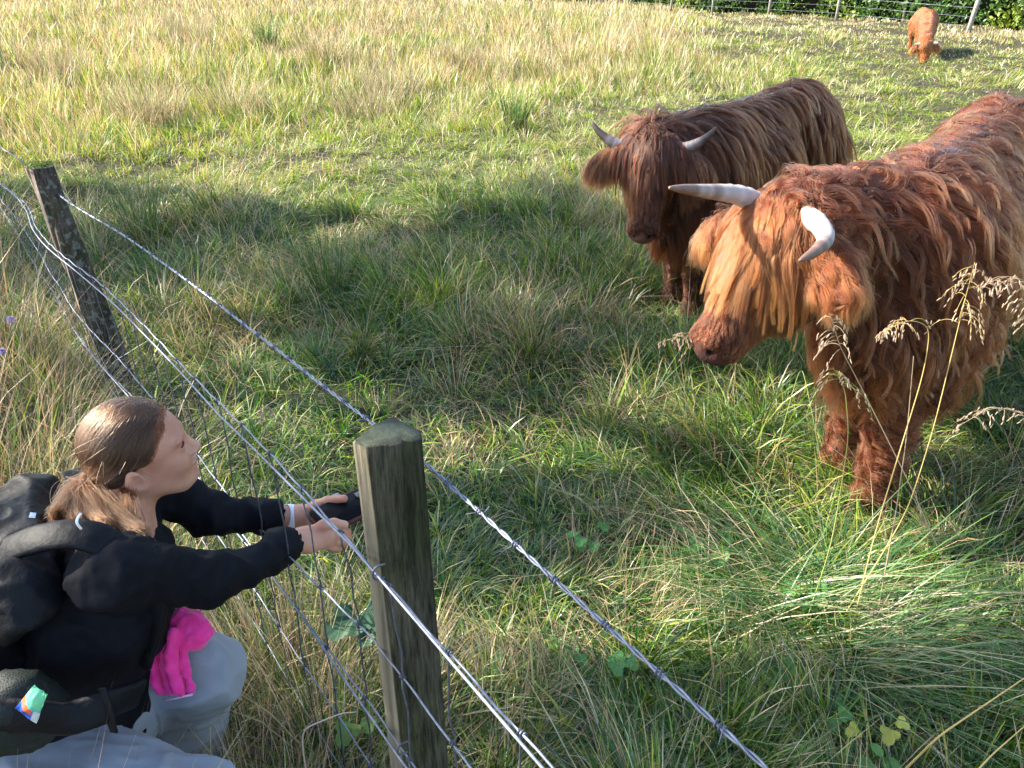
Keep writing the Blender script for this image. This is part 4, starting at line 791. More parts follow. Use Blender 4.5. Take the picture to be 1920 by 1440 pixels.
    P = np.stack(P, 1); ang = np.arctan2(*(((p - tie) @ HR)[:, 1:].T)); hair_obj('hair_strands', P - wo, .00042, hm_woman, hb, .9, (vn2(ang * 7 + 40, ql[:, 0] * 6 + 9, 3) - .5) * .9 + (vn2(ang * 24 + 40, ql[:, 0] * 7, 4) - .5) * 1.3)
    # ponytail
    npn = 7000; ends = np.array([at(108, 965, t=1.33), at(140, 980, t=1.32), at(195, 985, t=1.32), at(262, 1000, t=1.33)]); wgt = rng.choice(4, npn, p=[.36, .26, .24, .14]); tt_ = tie + rng.normal(0, .006, (npn, 3)); P = []
    back = -HR[:, 0]; dirn = HR @ np.array([-.5, -.1, -.6]); e_ = ends[wgt] + rng.normal(0, .0065, (npn, 3)); bulge = rng.normal(0, .0055, (npn, 3))
    for u in np.linspace(0, 1, 12): P.append(tt_ * (1 - u) ** 2 + 2 * u * (1 - u) * (tie + np.array([-.02, -.03, -.015])[None] + bulge * 1.5) + e_ * u * u + bulge * math.sin(math.pi * u) * .8)
    nf2 = 260; p, n = sample_surf(Vs, Qs, nf2, lambda c, nn: (((c - HC) @ HR)[:, 0] < .05) * (((c - HC) @ HR)[:, 2] > -.03) * ((nn * (c - HC)).sum(1) > 0) + 1e-9); qd = nrm((tie - p) * .6 + rng.normal(0, .03, (nf2, 3)) + n * .02); L_ = .02 + .05 * rng.random((nf2, 1)); P2 = [p - HR[:, 0] * -.004 + n * .001 + (qd * u + n * .25 * math.sin(math.pi * u) * (1 + hsh(np.arange(nf2), 8)[:, None]) * .35) * L_ for u in np.linspace(0, 1, 7)]; hair_obj('flyaway_hair', np.stack(P2, 1) - wo, .0003, hm_woman, hb, .5)
    hair_obj('ponytail', np.stack(P, 1) - wo, .00045, hm_woman, person, .6)
    nw = 260; r0 = np.array([h2w(-.060 + .02 * u, -.060 + .01 * u, -.045 + .01 * u) for u in rng.random(nw)]) + rng.normal(0, .006, (nw, 3)); e1 = np.array([at(210 + 90 * u, 990 + 40 * u + 10 * v, t=1.33) for u, v in zip(rng.random(nw), rng.random(nw))]); P = [r0 * (1 - u) + e1 * u + np.array([.012, -.02, .0]) * math.sin(math.pi * u) + rng.normal(0, .001, (nw, 3)) for u in np.linspace(0, 1, 9)]
    hair_obj('loose_wisps', np.stack(P, 1) - wo, .00032, hm_woman, person, .5)
    m = MB(); td = HR @ np.array([-.85, 0, -.5]); u1 = nrm(np.cross(td, [0, 0, 1])); u2 = np.cross(td, u1)
    for off in (-.004, .001, .006): m.tube([tie - wo + td * (off + .004) + (u1 * math.cos(t) + u2 * math.sin(t)) * .0150 for t in np.linspace(0, 2 * math.pi, 17)], .0050, 7)
    m.build('hair_tie', M['dark'], person)
    # clothes --------------------------------------------------------------
    def cloth(name, S, box, m_, amp, fr, seed, res=.0065, stretch=(1, 1, 1), parent=person, extra=None):
        lo, hi = box; g = [np.arange(lo[a], hi[a], res) for a in range(3)]; F = S.grid(*g); V, Q = surfnets(F, *g); V = smooth_mesh(V, Q, 1, .4); n = vnorm(V, Q)
        q = V * np.array(stretch); f = 1 - np.abs(vn3(q * fr, seed) * 2 - 1); f2 = 1 - np.abs(vn3(q * fr * 2.3 + 7, seed + 1) * 2 - 1); V = V + n * (amp * (f ** 2 * 1.3 + f2 ** 2 * .45 - .4))[:, None]
        if extra is not None: V = extra(V, n)
        return mesh_np(name, V - wo, Q, m_, parent)
    J = Sdf(); J.ell(np.array([-.75, 1.13, .69]), (.125, .185, .13), frame([.93, .36, 0]), .06); J.cap(np.array([-.79, 1.10, .64]), hip + [0, 0, .02], .135, .155, .06); J.ell(hip + [.0, 0, .0], (.165, .19, .13), frame([.93, .36, 0]), .06)
    J.cap(shR + [0, 0, -.005], nb_ + [-.03, 0, -.055], .056, .055, .04); J.cap(nb_ + [-.03, 0, -.055], shL, .055, .056, .04)
    for a, b, c, d in ((shR, elR, wrR, 1), (shL, elL, wrL, 0)):
        J.chain([a, b, b * .25 + c * .75, c - nrm(c - b) * (.040 if d else .060)], [.052, .0355, .0285, .0265], .03)
    J.cap(nb_, nb_ + nrm(HC - nb_) * .018, .070, .062, .025); J.cap(nb_ + nrm(HC - nb_) * .0, HC, .053, .056, .008, True); J.cap(nb_ + [.0, 0, .035], nb_ + [.02, .01, .12], .054, .06, .01, True)
    for b, c, d in ((elR, wrR, .034), (elL, wrL, .054)): J.cap(c - nrm(c - b) * d, c + nrm(c - b) * .03, .0252, .0252, .003, True)
    cloth('jacket', J, ((-1.08, .82, .27), (-.38, 1.58, .96)), M['jacket'], .0095, 16, 5, .006, (1.6, .8, .8))
    T = Sdf(); T.ell(hip + [-.0, 0, -.03], (.175, .195, .15), frame([.93, .36, 0]), .05)
    for a, b, c in ((hipR, knR, anR), (hipL, knL, anL)): T.chain([a, (a + b) / 2 + [0, 0, .008], b, (b + c) / 2 + [-.03, 0, 0], c + [0, 0, -.03]], [.100, .094, .073, .066, .056], .04)
    cloth('trousers', T, ((-1.1, .68, .03), (-.38, 1.42, .66)), M['trousers'], .011, 13, 9, .006, (.6, 1.3, 1.3))
    for a, b in ((anR, toR), (anL, toL_)):
        Sh = Sdf(); Sh.chain([a + [-.03, 0, -.04], a + [.03, .005, -.035], b], [.043, .045, .038], .02); Sh.cap(a, a + [0, 0, .02], .046, .046, .02); lo = a - .16; hi = b + .14; hi[2] = a[2] + .12; lo[2] = -.01; cloth('shoe', Sh, (lo, hi), M['dark'], .002, 30, 3, .006)
    # belt strap end hanging on the hip
    # watch
    wd = nrm(wrL - elL); wc = wrL - wd * .004 - wo; u1 = nrm(np.cross(wd, [0, 0, 1])); u2 = np.cross(wd, u1); wt = MB(); A = np.linspace(0, 2 * math.pi, 40)
    prof = [(-.0125, .0265), (-.0125, .0288), (.0125, .0288), (.0125, .0265)]; Vw = np.array([[wc + wd * a + (u1 * math.cos(t) + u2 * math.sin(t)) * r for a, r in prof] for t in A[:-1]]).reshape(-1, 3)
    Qw = [[i * 4 + j, i * 4 + (j + 1) % 4, ((i + 1) % 39) * 4 + (j + 1) % 4, ((i + 1) % 39) * 4 + j] for i in range(39) for j in range(4)]; wt.add(Vw, Qw); wtr = wt.build('watch', M['white'], person, False)
    tk = MB(); 
    for i in range(30): t = i * 2 * math.pi / 30; r_ = u1 * math.cos(t) + u2 * math.sin(t); L_ = .008 if i % 5 == 0 else .0045; tk.box(wc + wd * (.0115 - L_ / 2) + r_ * .0289, (L_, .0009, .0006), np.stack([wd, np.cross(r_, wd), r_], 1))
    tk.build('scale_marks', M['dark'], wtr, False)
    # phone in a wallet case, held in both hands: a thing of its own
    pc = at(650, 956, t=1.742); e1 = nrm(at(690, 930, t=1.76) - at(612, 966, t=1.70)); e2_ = at(664, 990, t=1.70) - at(644, 922, t=1.79); e2 = nrm(e2_ - e1 * e2_.dot(e1)); e3 = np.cross(e1, e2); e3 = -e3 if e3.dot(np.array([0, 0, CAMZ]) - pc) < 0 else e3; PR = np.stack([e1, e2, e3], 1)
    if np.linalg.det(PR) < 0: PR[:, 1] *= -1
    ph = empty('phone_case', tuple(pc)); tag(ph, 'dark red wallet phone case held open in both hands beside the near post', 'phone')
    def rbox(d, c, r=.006, z=None):
        m = MB(); hx, hy, hz = np.array(d) / 2; A = []
        for cx, cy, a0 in ((hx - r, hy - r, 0), (-hx + r, hy - r, 90), (-hx + r, -hy + r, 180), (hx - r, -hy + r, 270)): A += [(cx + r * math.cos(R(a0 + t)), cy + r * math.sin(R(a0 + t))) for t in (0, 30, 60, 90)]
        A = np.array(A); k = len(A); V = np.concatenate([np.c_[A, np.full(k, -hz)], np.c_[A, np.full(k, hz)], [[0, 0, -hz], [0, 0, hz]]]); i = np.arange(k); j = (i + 1) % k
        return m.add((V + np.array(c)) @ PR.T, np.stack([i, j, j + k, i + k], 1), np.concatenate([np.stack([j, i, np.full(k, 2 * k)], 1), np.stack([i + k, j + k, np.full(k, 2 * k + 1)], 1)]))
    rbox((.158, .082, .009), (0, 0, 0)).build('cover', M['redcase'], ph, False); rbox((.146, .070, .006), (0, 0, .0062), .008).build('phone', principled_noise('black_screen', (.002, .002, .003), (.004, .004, .005), 10, .6, 0, spec=.1), ph, False)
    rbox((.022, .016, .0012), (.045, -.018 * (1 if PR[2, 1] < 0 else -1), .0100), .002).build('camera_window', principled_noise('grey_glass', (.07, .06, .06), (.10, .09, .09), 20, .2, 0), ph, False)
    rbox((.020, .026, .004), (-.002, -.036 * (1 if PR[2, 1] < 0 else -1), .009), .004).build('clasp', principled_noise('grey_clasp', (.25, .20, .21), (.3, .25, .26), 20, .4, 0), ph, False)
    # backpack
    bu = nrm(np.array([.36, .17, .90])); bn = nrm(np.array([-.82, -.30, .40])); bn = nrm(bn - bu * bn.dot(bu)); bl = np.cross(bn, bu); BR = np.stack([bn, bl, bu], 1); bc = np.array([-.935, 1.02, .655])
    bp_ = empty('backpack', (-.935, 1.02, .45)); bo_ = np.array([-.935, 1.02, .45]); tag(bp_, 'black daypack worn on the back of the crouching woman', 'backpack')
    B_ = Sdf(); B_.ell(bc, (.105, .150, .25), BR, .05); B_.ell(bc + BR @ np.array([.03, 0, -.08]), (.11, .15, .17), BR, .06); B_.ell(bc + BR @ np.array([-.01, 0, .16]), (.085, .13, .07), BR, .04)
    B_.cap(bc + BR @ np.array([-.05, -.14, .2]), bc + BR @ np.array([-.05, .14, .2]), .05, .05, .04)
    def pc_cloth(name, S, box, m_, amp, fr, seed, res=.007):
        lo, hi = box; g = [np.arange(lo[a], hi[a], res) for a in range(3)]; F = S.grid(*g); V, Q = surfnets(F, *g); V = smooth_mesh(V, Q, 1, .4); n = vnorm(V, Q); q = (V - bc) @ BR * [1, 1, 1.6]; f = 1 - np.abs(vn3(q * fr, seed) * 2 - 1); f2 = 1 - np.abs(vn3(q * fr * 2.5, seed + 1) * 2 - 1); V = V + n * (amp * (f ** 2 * 1.3 + f2 ** 2 * .4 - .5))[:, None]
        return mesh_np(name, V - bo_, Q, m_, bp_)
    pc_cloth('bag', B_, (bc - .36, bc + .36), M['pack'], .018, 11, 15)
    def ribbon(pts, w, th, upv, m_, name, parent, off, n=40):
        pts = np.array(pts, float); t = np.linspace(0, 1, len(pts)); tt = np.linspace(0, 1, n); P = np.stack([np.interp(tt, t, pts[:, a]) for a in range(3)], -1)
        for _ in range(6): P[1:-1] = P[1:-1] * .5 + (P[:-2] + P[2:]) * .25
        T_ = nrm(np.gradient(P, axis=0)); Nn = nrm(np.cross(T_, np.cross(np.broadcast_to(np.array(upv, float), P.shape), T_))); Sd = np.cross(T_, Nn); ww = np.broadcast_to(np.asarray(w), (n,))[:, None]
        V = np.stack([P + Sd * ww / 2 + Nn * th * .2, P + Sd * ww * .38 + Nn * th / 2, P - Sd * ww * .38 + Nn * th / 2, P - Sd * ww / 2 + Nn * th * .2, P - Sd * ww / 2 - Nn * th / 2, P + Sd * ww / 2 - Nn * th / 2], 1); V[:, :, :] += (vn3(V.reshape(-1, 3) * 60, 2).reshape(n, 6, 1) - .5) * .0015
        Q_ = [[i * 6 + j, i * 6 + (j + 1) % 6, (i + 1) * 6 + (j + 1) % 6, (i + 1) * 6 + j] for i in range(n - 1) for j in range(6)]; m = MB(); m.add(V.reshape(-1, 3) - off, Q_ + [[0, 5, 4, 3], [(n - 1) * 6 + 3, (n - 1) * 6 + 4, (n - 1) * 6 + 5, (n - 1) * 6]], [[0, 3, 2], [0, 2, 1], [(n - 1) * 6, (n - 1) * 6 + 1, (n - 1) * 6 + 2], [(n - 1) * 6, (n - 1) * 6 + 2, (n - 1) * 6 + 3]]); return m.build(name, m_, parent)
    s1 = [at(-10, 1040, t=1.27), at(60, 1010, t=1.245), at(130, 998, t=1.24), at(190, 1008, t=1.245), at(240, 1040, t=1.28), at(285, 1090, t=1.35), at(290, 1150, t=1.38), at(262, 1240, t=1.42)]
    st1 = ribbon(s1, .050, .010, (.1, -.4, 1), M['pack'], 'shoulder_strap', bp_, bo_); 
    s2 = [at(120, 905, t=1.50), at(165, 893, t=1.52), at(215, 905, t=1.56), at(270, 960, t=1.60)]; ribbon(s2, .055, .012, (.1, -.2, 1), M['pack'], 'shoulder_strap', bp_, bo_)
    ribbon([at(152, 962, t=1.222), at(144, 972, t=1.215), at(144, 984, t=1.215), at(153, 992, t=1.225)], .004, .0015, (0, -.5, 1), M['white'], 'reflective_loop', st1, bo_, 14)
    m = MB(); q = at(61, 966, t=1.155); m.box(q - bo_, (.008, .008, .0015), BR @ np.array(Matrix.Rotation(.5, 3, 'X'))); m.build('logo_tag', M['white'], bp_, False)
    ribbon([at(190, 1290, t=1.235), at(200, 1320, t=1.235), at(207, 1345, t=1.24), at(213, 1374, t=1.25)], .0135, .003, (-.2, -1, .4), M['pack'], 'hip_strap', bp_, bo_)
    ribbon([at(-20, 1335, t=1.18), at(60, 1345, t=1.19), at(130, 1350, t=1.22), at(200, 1325, t=1.24), at(262, 1300, t=1.31)], .05, .012, (0, -1, .5), M['pack'], 'hip_belt', bp_, bo_)
    Pk = Sdf(); Pk.ell(at(22, 1338, t=1.23), (.075, .05, .07), frame([.93, .36, .1]), .02); pc_cloth('side_pocket', Pk, (at(22, 1338, t=1.23) - .11, at(22, 1338, t=1.23) + .11), M['packmesh'], .006, 22, 19, .005)
    for z_ in (.10, -.05):
        ribbon([bc + BR @ np.array([a_, b_, z_ + .01 * math.sin(b_ * 20)]) for a_, b_ in ((-.02, -.158), (.06, -.150), (.115, -.10), (.135, 0), (.12, .10))], .020, .004, BR @ np.array([.3, -1, 0]), M['pack'], 'compression_strap', bp_, bo_)
    ribbon([bc + BR @ np.array([.10, -.06, .235]), bc + BR @ np.array([.07, -.02, .262]), bc + BR @ np.array([.03, .01, .245])], .018, .005, bu, M['pack'], 'haul_loop', bp_, bo_, 16)
    m = MB(); q_ = bc + BR @ np.array([.045, -.162, .10]) - bo_; m.box(q_, (.03, .008, .026), BR); m.box(q_ + BR @ np.array([.022, 0, 0]), (.014, .009, .018), BR); m.build('buckle', M['dark'], bp_, False)
    # snack packet
    pk = at(62, 1318, t=1.168); sp = empty('snack_packet', tuple(pk)); tag(sp, 'crumpled green and orange snack packet tucked in the side pocket of the black backpack', 'packet')
    nx, ny = 16, 22; u, v = np.meshgrid(np.linspace(-1, 1, nx), np.linspace(-1, 1, ny), indexing='ij'); ex = nrm(at(80, 1330, t=1.168) - at(50, 1308, t=1.168)); ey_ = at(66, 1290, t=1.16) - at(58, 1352, t=1.18); ey_ = nrm(ey_ - ex * ey_.dot(ex)); en = np.cross(ex, ey_); en = en if en[1] < 0 else -en
    def sheet(sgn): 
        th = (1 - u ** 2) * (1 - v ** 2) * .009 + (vn2(u * 3 + 5, v * 3, 3) - .5) * .004; P = ex * (u * .0155 * (1 - .25 * v))[..., None] + ey_ * (v * .030)[..., None] + en * (sgn * th)[..., None]; return P.reshape(-1, 3)
    i, j = np.meshgrid(np.arange(nx - 1), np.arange(ny - 1), indexing='ij'); Q_ = np.stack([i * ny + j, (i + 1) * ny + j, (i + 1) * ny + j + 1, i * ny + j + 1], -1).reshape(-1, 4)
    vv = (v + .25 * u).ravel(); col = np.where(vv[:, None] > .15, [.16, .62, .32], np.where(vv[:, None] > -.05, [.08, .5, .42], np.where((vv[:, None] > -.5) & (u.ravel()[:, None] < .45), [.85, .16, .05], np.where(u.ravel()[:, None] > .6, [.6, .65, .62], [.03, .10, .45]))))
    m = MB(); m.V = [sheet(1), sheet(-1)]; m.Q = [Q_, Q_[:, ::-1] + nx * ny]; m.C = [col, col]; m.n = 2 * nx * ny; m.build('wrapper', tint_mat('glossy_film', .25, .6, .3, 90), sp)
    # pink cloth on the far knee
    pcl = at(330, 1180, t=1.53); pr = empty('pink_scarf', tuple(pcl)); tag(pr, 'bright pink fabric bundled and draped over the knee of the woman', 'cloth')
    Pn = Sdf(); Z = lambda x, y, t: at(x, y, t=t) 
    for a, b, r in ((Z(305, 1172, 1.53), Z(345, 1165, 1.53), .017), (Z(345, 1165, 1.53), Z(378, 1185, 1.53), .019), (Z(378, 1185, 1.53), Z(362, 1200, 1.52), .017), (Z(305, 1172, 1.53), Z(318, 1195, 1.52), .016), (Z(330, 1180, 1.54), Z(365, 1192, 1.53), .022), (Z(340, 1165, 1.535), Z(362, 1172, 1.53), .024)): Pn.cap(a, b, r, r, .012)
    rows = [((302, 1178), (340, 1186)), ((296, 1200), (345, 1212)), ((288, 1222), (345, 1236)), ((285, 1245), (350, 1262)), ((290, 1275), (358, 1285)), ((300, 1300), (361, 1298))]
    for (a, b) in zip(rows[:-1], rows[1:]):
        for w in np.linspace(0, 1, 7): 
            t_ = 1.505 + .012 * math.sin(w * 9); A_ = np.array(a[0]) * (1 - w) + np.array(a[1]) * w; B2 = np.array(b[0]) * (1 - w) + np.array(b[1]) * w; Pn.cap(Z(*A_, t_), Z(*B2, t_), .0062, .0062, .004)
    lo = pcl + [-.09, -.09, -.2]; hi = pcl + [.09, .09, .08]; g = [np.arange(lo[a], hi[a], .0032) for a in range(3)]; F = Pn.grid(*g); V, Q = surfnets(F, *g); n = vnorm(V, Q); f = .6 * (1 - np.abs(vn3(V * 42, 77) * 2 - 1)) + .4 * (1 - np.abs(vn3(V * np.array([90, 90, 25]), 78) * 2 - 1)); V = V + n * (f ** 2 * .0085 - .003)[:, None]; V = smooth_mesh(V, Q, 3, .5); mesh_np('fabric', V - pcl, Q, M['pink'], pr)
    m = MB(); m.tube([Z(306, 1313, 1.503) - pcl, Z(330, 1309, 1.502) - pcl, Z(361, 1302, 1.503) - pcl], .0022, 6); m.build('pale_hem', principled_noise('pale_pink_hem', (.75, .45, .65), (.8, .5, .7), 20, .6, 0), pr)

# ---------------------------------------------------------------- plants that stand out from the grass
M['stalk'] = tint_mat('dry_stalk', .7, .2)
def seed_stalk(pts, t0, t1, col, label, side=0, n=16, start=.72, span=.09, name='grass_stalk', head=True, r0=.0019, seedcol=(.42, .29, .20)):
    k = len(pts); P = np.array([at(p[0], p[1], t=t0 + (t1 - t0) * i / (k - 1)) for i, p in enumerate(pts)]); P[0] = at(*pts[0], z=0) if P[0][2] < .25 else P[0]
    if P[0][2] > .05: P = np.concatenate([[P[0] * [1, 1, 0] + [0, 0, -.02]], P])
    tt = np.linspace(0, 1, len(P)); u = np.linspace(0, 1, 60); C_ = np.stack([np.interp(u, tt, P[:, a]) for a in range(3)], -1)
    for _ in range(14): C_[1:-1] = .5 * C_[1:-1] + .25 * (C_[:-2] + C_[2:])
    e = empty(name, tuple(C_[0])); tag(e, label, 'grass stalk', 'tall dry grass stalks in the foreground'); o = C_[0]
    m = MB(); m.tube(C_ - o, np.linspace(r0, r0 * .35, 60), 6, col); 
    if head:
        h = MB()
        for j in range(n):
            w = start + (1 - start) * (j + .3) / n; b = np.array([np.interp(w, u, C_[:, a]) for a in range(3)]) - o; L = span * (1.15 - .7 * (j / n)) * random.uniform(.7, 1.2); an = random.random() * 6.28
            dx = (side * .8 + math.cos(an) * .8); d = np.array([dx, math.sin(an) * .6, .35]); q = [b]; dd = nrm(d)
            for _ in range(6): dd = nrm(dd + np.array([0, 0, -.38])); q.append(q[-1] + dd * L / 6)
            m.tube(q, .0005, 4, col)
            for g in range(random.randint(3, 5)):
                c = q[-1 - g if g < 4 else 2] + rng.normal(0, .0025, 3); ax = nrm(dd + rng.normal(0, .22, 3)); h.ball(c, (.0070, .0015, .0012), frame(ax, (.1, .9, .2)), 7, 5, np.array(seedcol) * random.uniform(.7, 1.25))
    m.build('stem', M['stalk'], e)
    if head: h.build('seed_head', M['stalk'], e)
YS = (.50, .36, .13); BS = (.36, .27, .17); GS = (.25, .28, .08)
seed_stalk([(1560, 1190), (1660, 1030), (1705, 950), (1752, 800), (1795, 620), (1815, 540), (1828, 492)], 2.25, 1.95, YS, 'tallest yellow grass stalk with drooping seed head in front of the ginger cow', 0, 24, .70, .10)
seed_stalk([(1590, 1210), (1640, 1000), (1695, 820), (1732, 700), (1746, 612), (1705, 598), (1655, 622)], 2.2, 1.92, YS, 'dry grass stalk hooked left, its seed head against the dark cow shoulder', -.6, 14, .82, .06)
seed_stalk([(1800, 1120), (1705, 905), (1622, 740), (1575, 650), (1556, 588)], 2.3, 1.95, BS, 'dry grass stalk crossing leftwards below the muzzle of the ginger cow', -.4, 14, .74, .08)
seed_stalk([(1500, 1200), (1560, 1020), (1592, 820), (1585, 730), (1562, 690)], 2.2, 1.98, GS, 'green grass stalk with brown seed head left of the cow foreleg', 0, 12, .8, .09)
seed_stalk([(1640, 1180), (1680, 960), (1700, 820), (1713, 668)], 2.2, 2.0, BS, 'bare dry grass stalk standing straight before the cow foreleg', head=False)
seed_stalk([(1420, 1010), (1452, 860), (1502, 678), (1520, 760), (1540, 870)], 2.45, 2.25, GS, 'thin grass stalk bent sharply over below the cow chin', head=False, r0=.0014)
seed_stalk([(2040, 1040), (1985, 880), (1925, 775), (1860, 762), (1796, 800)], 2.1, 1.9, BS, 'arching grass seed head at the right edge, low beside the cow belly', -.2, 18, .55, .06)
seed_stalk([(2050, 900), (1990, 640), (1935, 530), (1885, 515), (1838, 540)], 2.0, 1.85, BS, 'arching grass seed head at the right edge, high against the cow flank', -.2, 18, .55, .07)
seed_stalk([(2040, 800), (1990, 700), (1955, 590), (1915, 560)], 2.0, 1.85, BS, 'coarse dry grass stalk at the far right edge of the view', -.3, 10, .7, .07)
seed_stalk([(1345, 820), (1330, 720), (1300, 620), (1245, 640)], 2.75, 2.55, BS, 'pale feathery grass head below and left of the ginger cow muzzle', -.2, 16, .55, .07)
seed_stalk([(480, 1000), (470, 880), (500, 800), (496, 760)], 2.2, 1.9, BS, 'dry grass stalk beyond the fence, behind the arms of the woman', 0, 6, .9, .03)
seed_stalk([(1640, 1500), (1760, 1380), (1935, 1262)], 1.62, 1.60, YS, 'thick yellow stem lying across the bottom right corner', head=False, r0=.0032)
seed_stalk([(1800, 1480), (1860, 1415), (1940, 1345)], 1.55, 1.52, YS, 'shorter yellow stem below the thick one at the bottom right', head=False, r0=.0026)
seed_stalk([(560, 1370), (640, 1337), (668, 1335)], 1.5, 1.45, (.55, .43, .33), 'pale broken stem lying level beside the lower netting wires', head=False, r0=.0022)
seed_stalk([(60, 760), (48, 700), (40, 600), (45, 560)], 3.0, 2.7, BS, 'brown withered flower stalk at the left edge behind the woman', 0, 16, .7, .07)
seed_stalk([(130, 800), (110, 650), (118, 560)], 2.9, 2.7, BS, 'dry grass stalk left of the leaning post, bare near its base', 0, 8, .8, .04)
def lobed(m, c, dirv, nv, size, col, lobes=3, fold=.25, narrow=1.0):
    dirv = nrm(np.array(dirv, float)); nv = nrm(np.array(nv, float)); sd_ = nrm(np.cross(nv, dirv)); nv = np.cross(dirv, sd_)
    na = 49; a = np.linspace(-math.pi * .93, math.pi * .93, na); r = (.60 + .40 * np.abs(np.cos(a * lobes / 2))) * (1 + .09 * np.cos(a * 23)) if lobes > 1 else (.42 + .58 * np.abs(np.cos(a / 2)) ** 1.3) * (1 + .02 * np.cos(a * 17))
    r = r * (1 - .25 * (np.abs(a) / math.pi) ** 2); x = np.cos(a) * r * size * .62 + size * .35; y = np.sin(a) * r * size * .62 * narrow; V = [c + dirv * 0]
    rings = [np.zeros((1, 2))]; pts = np.stack([x, y], -1); vv = [np.array(c)]; cc = []
    for f_ in (.5, 1.0):
        q = pts * f_; z = np.abs(q[:, 1]) * fold - (q[:, 0] / size) ** 2 * size * .18 + np.cos(a * lobes * 2) * size * .02 * f_; vv += list(c + dirv * q[:, :1] + sd_ * q[:, 1:] + nv * z[:, None])
    i = np.arange(na - 1); T = np.stack([np.zeros(na - 1, int), i + 1, i + 2], 1); Q = np.stack([i + 1, i + 1 + na, i + 2 + na, i + 2], 1); m.add(np.array(vv), Q, T, col)
def leaf_plant(name, cat, label, leaves, col, lobes=3, group=None, narrow=1.0):
    """leaves: (px, py, height above ground, size)"""
    P = [at(a, b, z=h) for a, b, h, s in leaves]; base = np.mean(P, 0) * [1, 1, 0]; base = base + [0, .03, 0]; e = empty(name, tuple(base)); tag(e, label, cat, group)
    for c, (a, b, h, s) in zip(P, leaves):
        c = c - base; d = nrm(c * [1, 1, 0] + rng.normal(0, .02, 3) * [1, 1, 0] + [0, -.01, 0]); m = MB(); lobed(m, c - d * s * .3, d + [0, 0, -.1], [rng.normal(0, .3), -.45 + rng.normal(0, .2), 1], s, np.array(col) * random.uniform(.75, 1.25), lobes, .25, narrow); lf_ = m.build('leaf', M['leaf'], e)
        m = MB(); m.tube([[0, 0, -.01], c * [.5, .5, .7], c - d * s * .3], .0011, 5, np.array(col) * .8); m.build('leaf_stalk', M['leaf'], lf_)
leaf_plant('bramble_plant', 'bramble', 'dark green bramble leaves growing just left of the near post', [(650, 1165, .28, .085), (702, 1150, .30, .085), (690, 1185, .26, .06)], (.035, .10, .05), 3)
leaf_plant('leafy_seedling', 'seedling', 'light green lobed leaves low beside the netting, left of the near post foot', [(652, 1368, .22, .055), (692, 1356, .22, .035)], (.16, .26, .05), 3)
leaf_plant('dock_plant', 'dock', 'pale green oval dock leaves standing up among the grass at right', [(1802, 1150, .10, .10), (1790, 1175, .06, .07), (1840, 1180, .05, .06)], (.20, .32, .10), 1, None, .55)
leaf_plant('yellowing_weed', 'weed', 'yellowing jagged leaves low at the bottom right', [(1602, 1368, .10, .035), (1668, 1375, .14, .042), (1690, 1355, .13, .03)], (.42, .42, .07), 3)
leaf_plant('nettle_plant', 'nettle', 'green broad leaves at the bottom edge beneath the yellowing weed', [(1620, 1425, .10, .05), (1665, 1430, .09, .055), (1590, 1410, .08, .04), (1640, 1400, .12, .035)], (.10, .22, .05), 1, None, .7)
for lab, c, s_ in (('small clover-green lobed leaves between the barbed wire and the cow hoof', (1105, 1008), 1.2), ('small lobed leaves right of the post beneath the barbed wire', (1062, 1215), 1), ('bright lobed leaves amid the long laid grass at lower right', (1508, 1095), 1.3),
                   ('solitary light lobed leaf clump below the laid grass', (1462, 1248), .9), ('lobed leaves near the barbed wire, lower centre', (1165, 1245), 1.0), ('lobed leaves beneath the barbed wire at bottom centre right', (1560, 1335), 1.0), ('dark lobed leaves on the bare patch beside the near post', (925, 1235), 1.0), ('lobed leaves tucked by the dry brown tussock at right of centre', (1335, 1025), 1.2)):
    leaf_plant('buttercup_plant', 'buttercup', lab, [(c[0] + random.uniform(-28, 28) * s_, c[1] + random.uniform(-20, 20) * s_, random.uniform(.05, .11), random.uniform(.03, .045) * s_) for _ in range(5)], (.09, .24, .06), 3, 'lobed leaf clumps in the grass')
def tussock(name, cat, label, px, py, n, L, spread, cols, wid=.003, lean=(0, 0), phi=(.12, .5), grp=None):
    b = at(px, py, z=0); e = empty(name, tuple(b)); tag(e, label, cat, grp); a = rng.random(n) * 6.283; rr = spread * np.sqrt(rng.random(n)); P = np.stack([rr * np.cos(a), rr * np.sin(a), 0 * a], -1) + b
    P[:, 2] = gh(P[:, 0], P[:, 1]) - .01; az = a + rng.normal(0, .5, n); 
    if lean != (0, 0): az = math.atan2(lean[1], lean[0]) + rng.normal(0, .45, n)
    p0 = np.abs(rng.normal(phi[0], .12, n)); p1 = p0 + np.abs(rng.normal(phi[1], .3, n)); c = np.array(cols)[rng.integers(0, len(cols), n)] * (.7 + .6 * rng.random((n, 1)))
    V, Q, T, C = blades(P, az, p0, p1, L * (.55 + .6 * rng.random(n)), np.full(n, wid) * (.7 + .6 * rng.random(n)), c * .75, c * 1.15, rng.random(n) * 3, 5); m = mesh_np('blades', V - b, [Q, T], M['grass'], e, True, C)
RU = [(.035, .09, .02), (.07, .15, .03), (.16, .20, .06)]
tussock('rush_clump', 'rush', 'dark upright rushes standing alone in the shaded middle of the pasture', 620, 560, 90, .55, .09, RU, .004, phi=(.1, .12), grp='rush clumps')
tussock('rush_clump', 'rush', 'dark upright rushes just right of the leaning post', 275, 460, 110, .62, .10, RU, .004, phi=(.1, .12), grp='rush clumps')
tussock('rush_clump', 'rush', 'dark rushes at the sunlit far middle, above the shadow edge', 968, 250, 160, .42, .12, RU, .008, phi=(.1, .2), grp='rush clumps')
tussock('rush_clump', 'rush', 'dark rushes standing far back in the tan grass, left of centre', 505, 100, 160, .7, .16, RU, .011, phi=(.1, .15), grp='rush clumps')
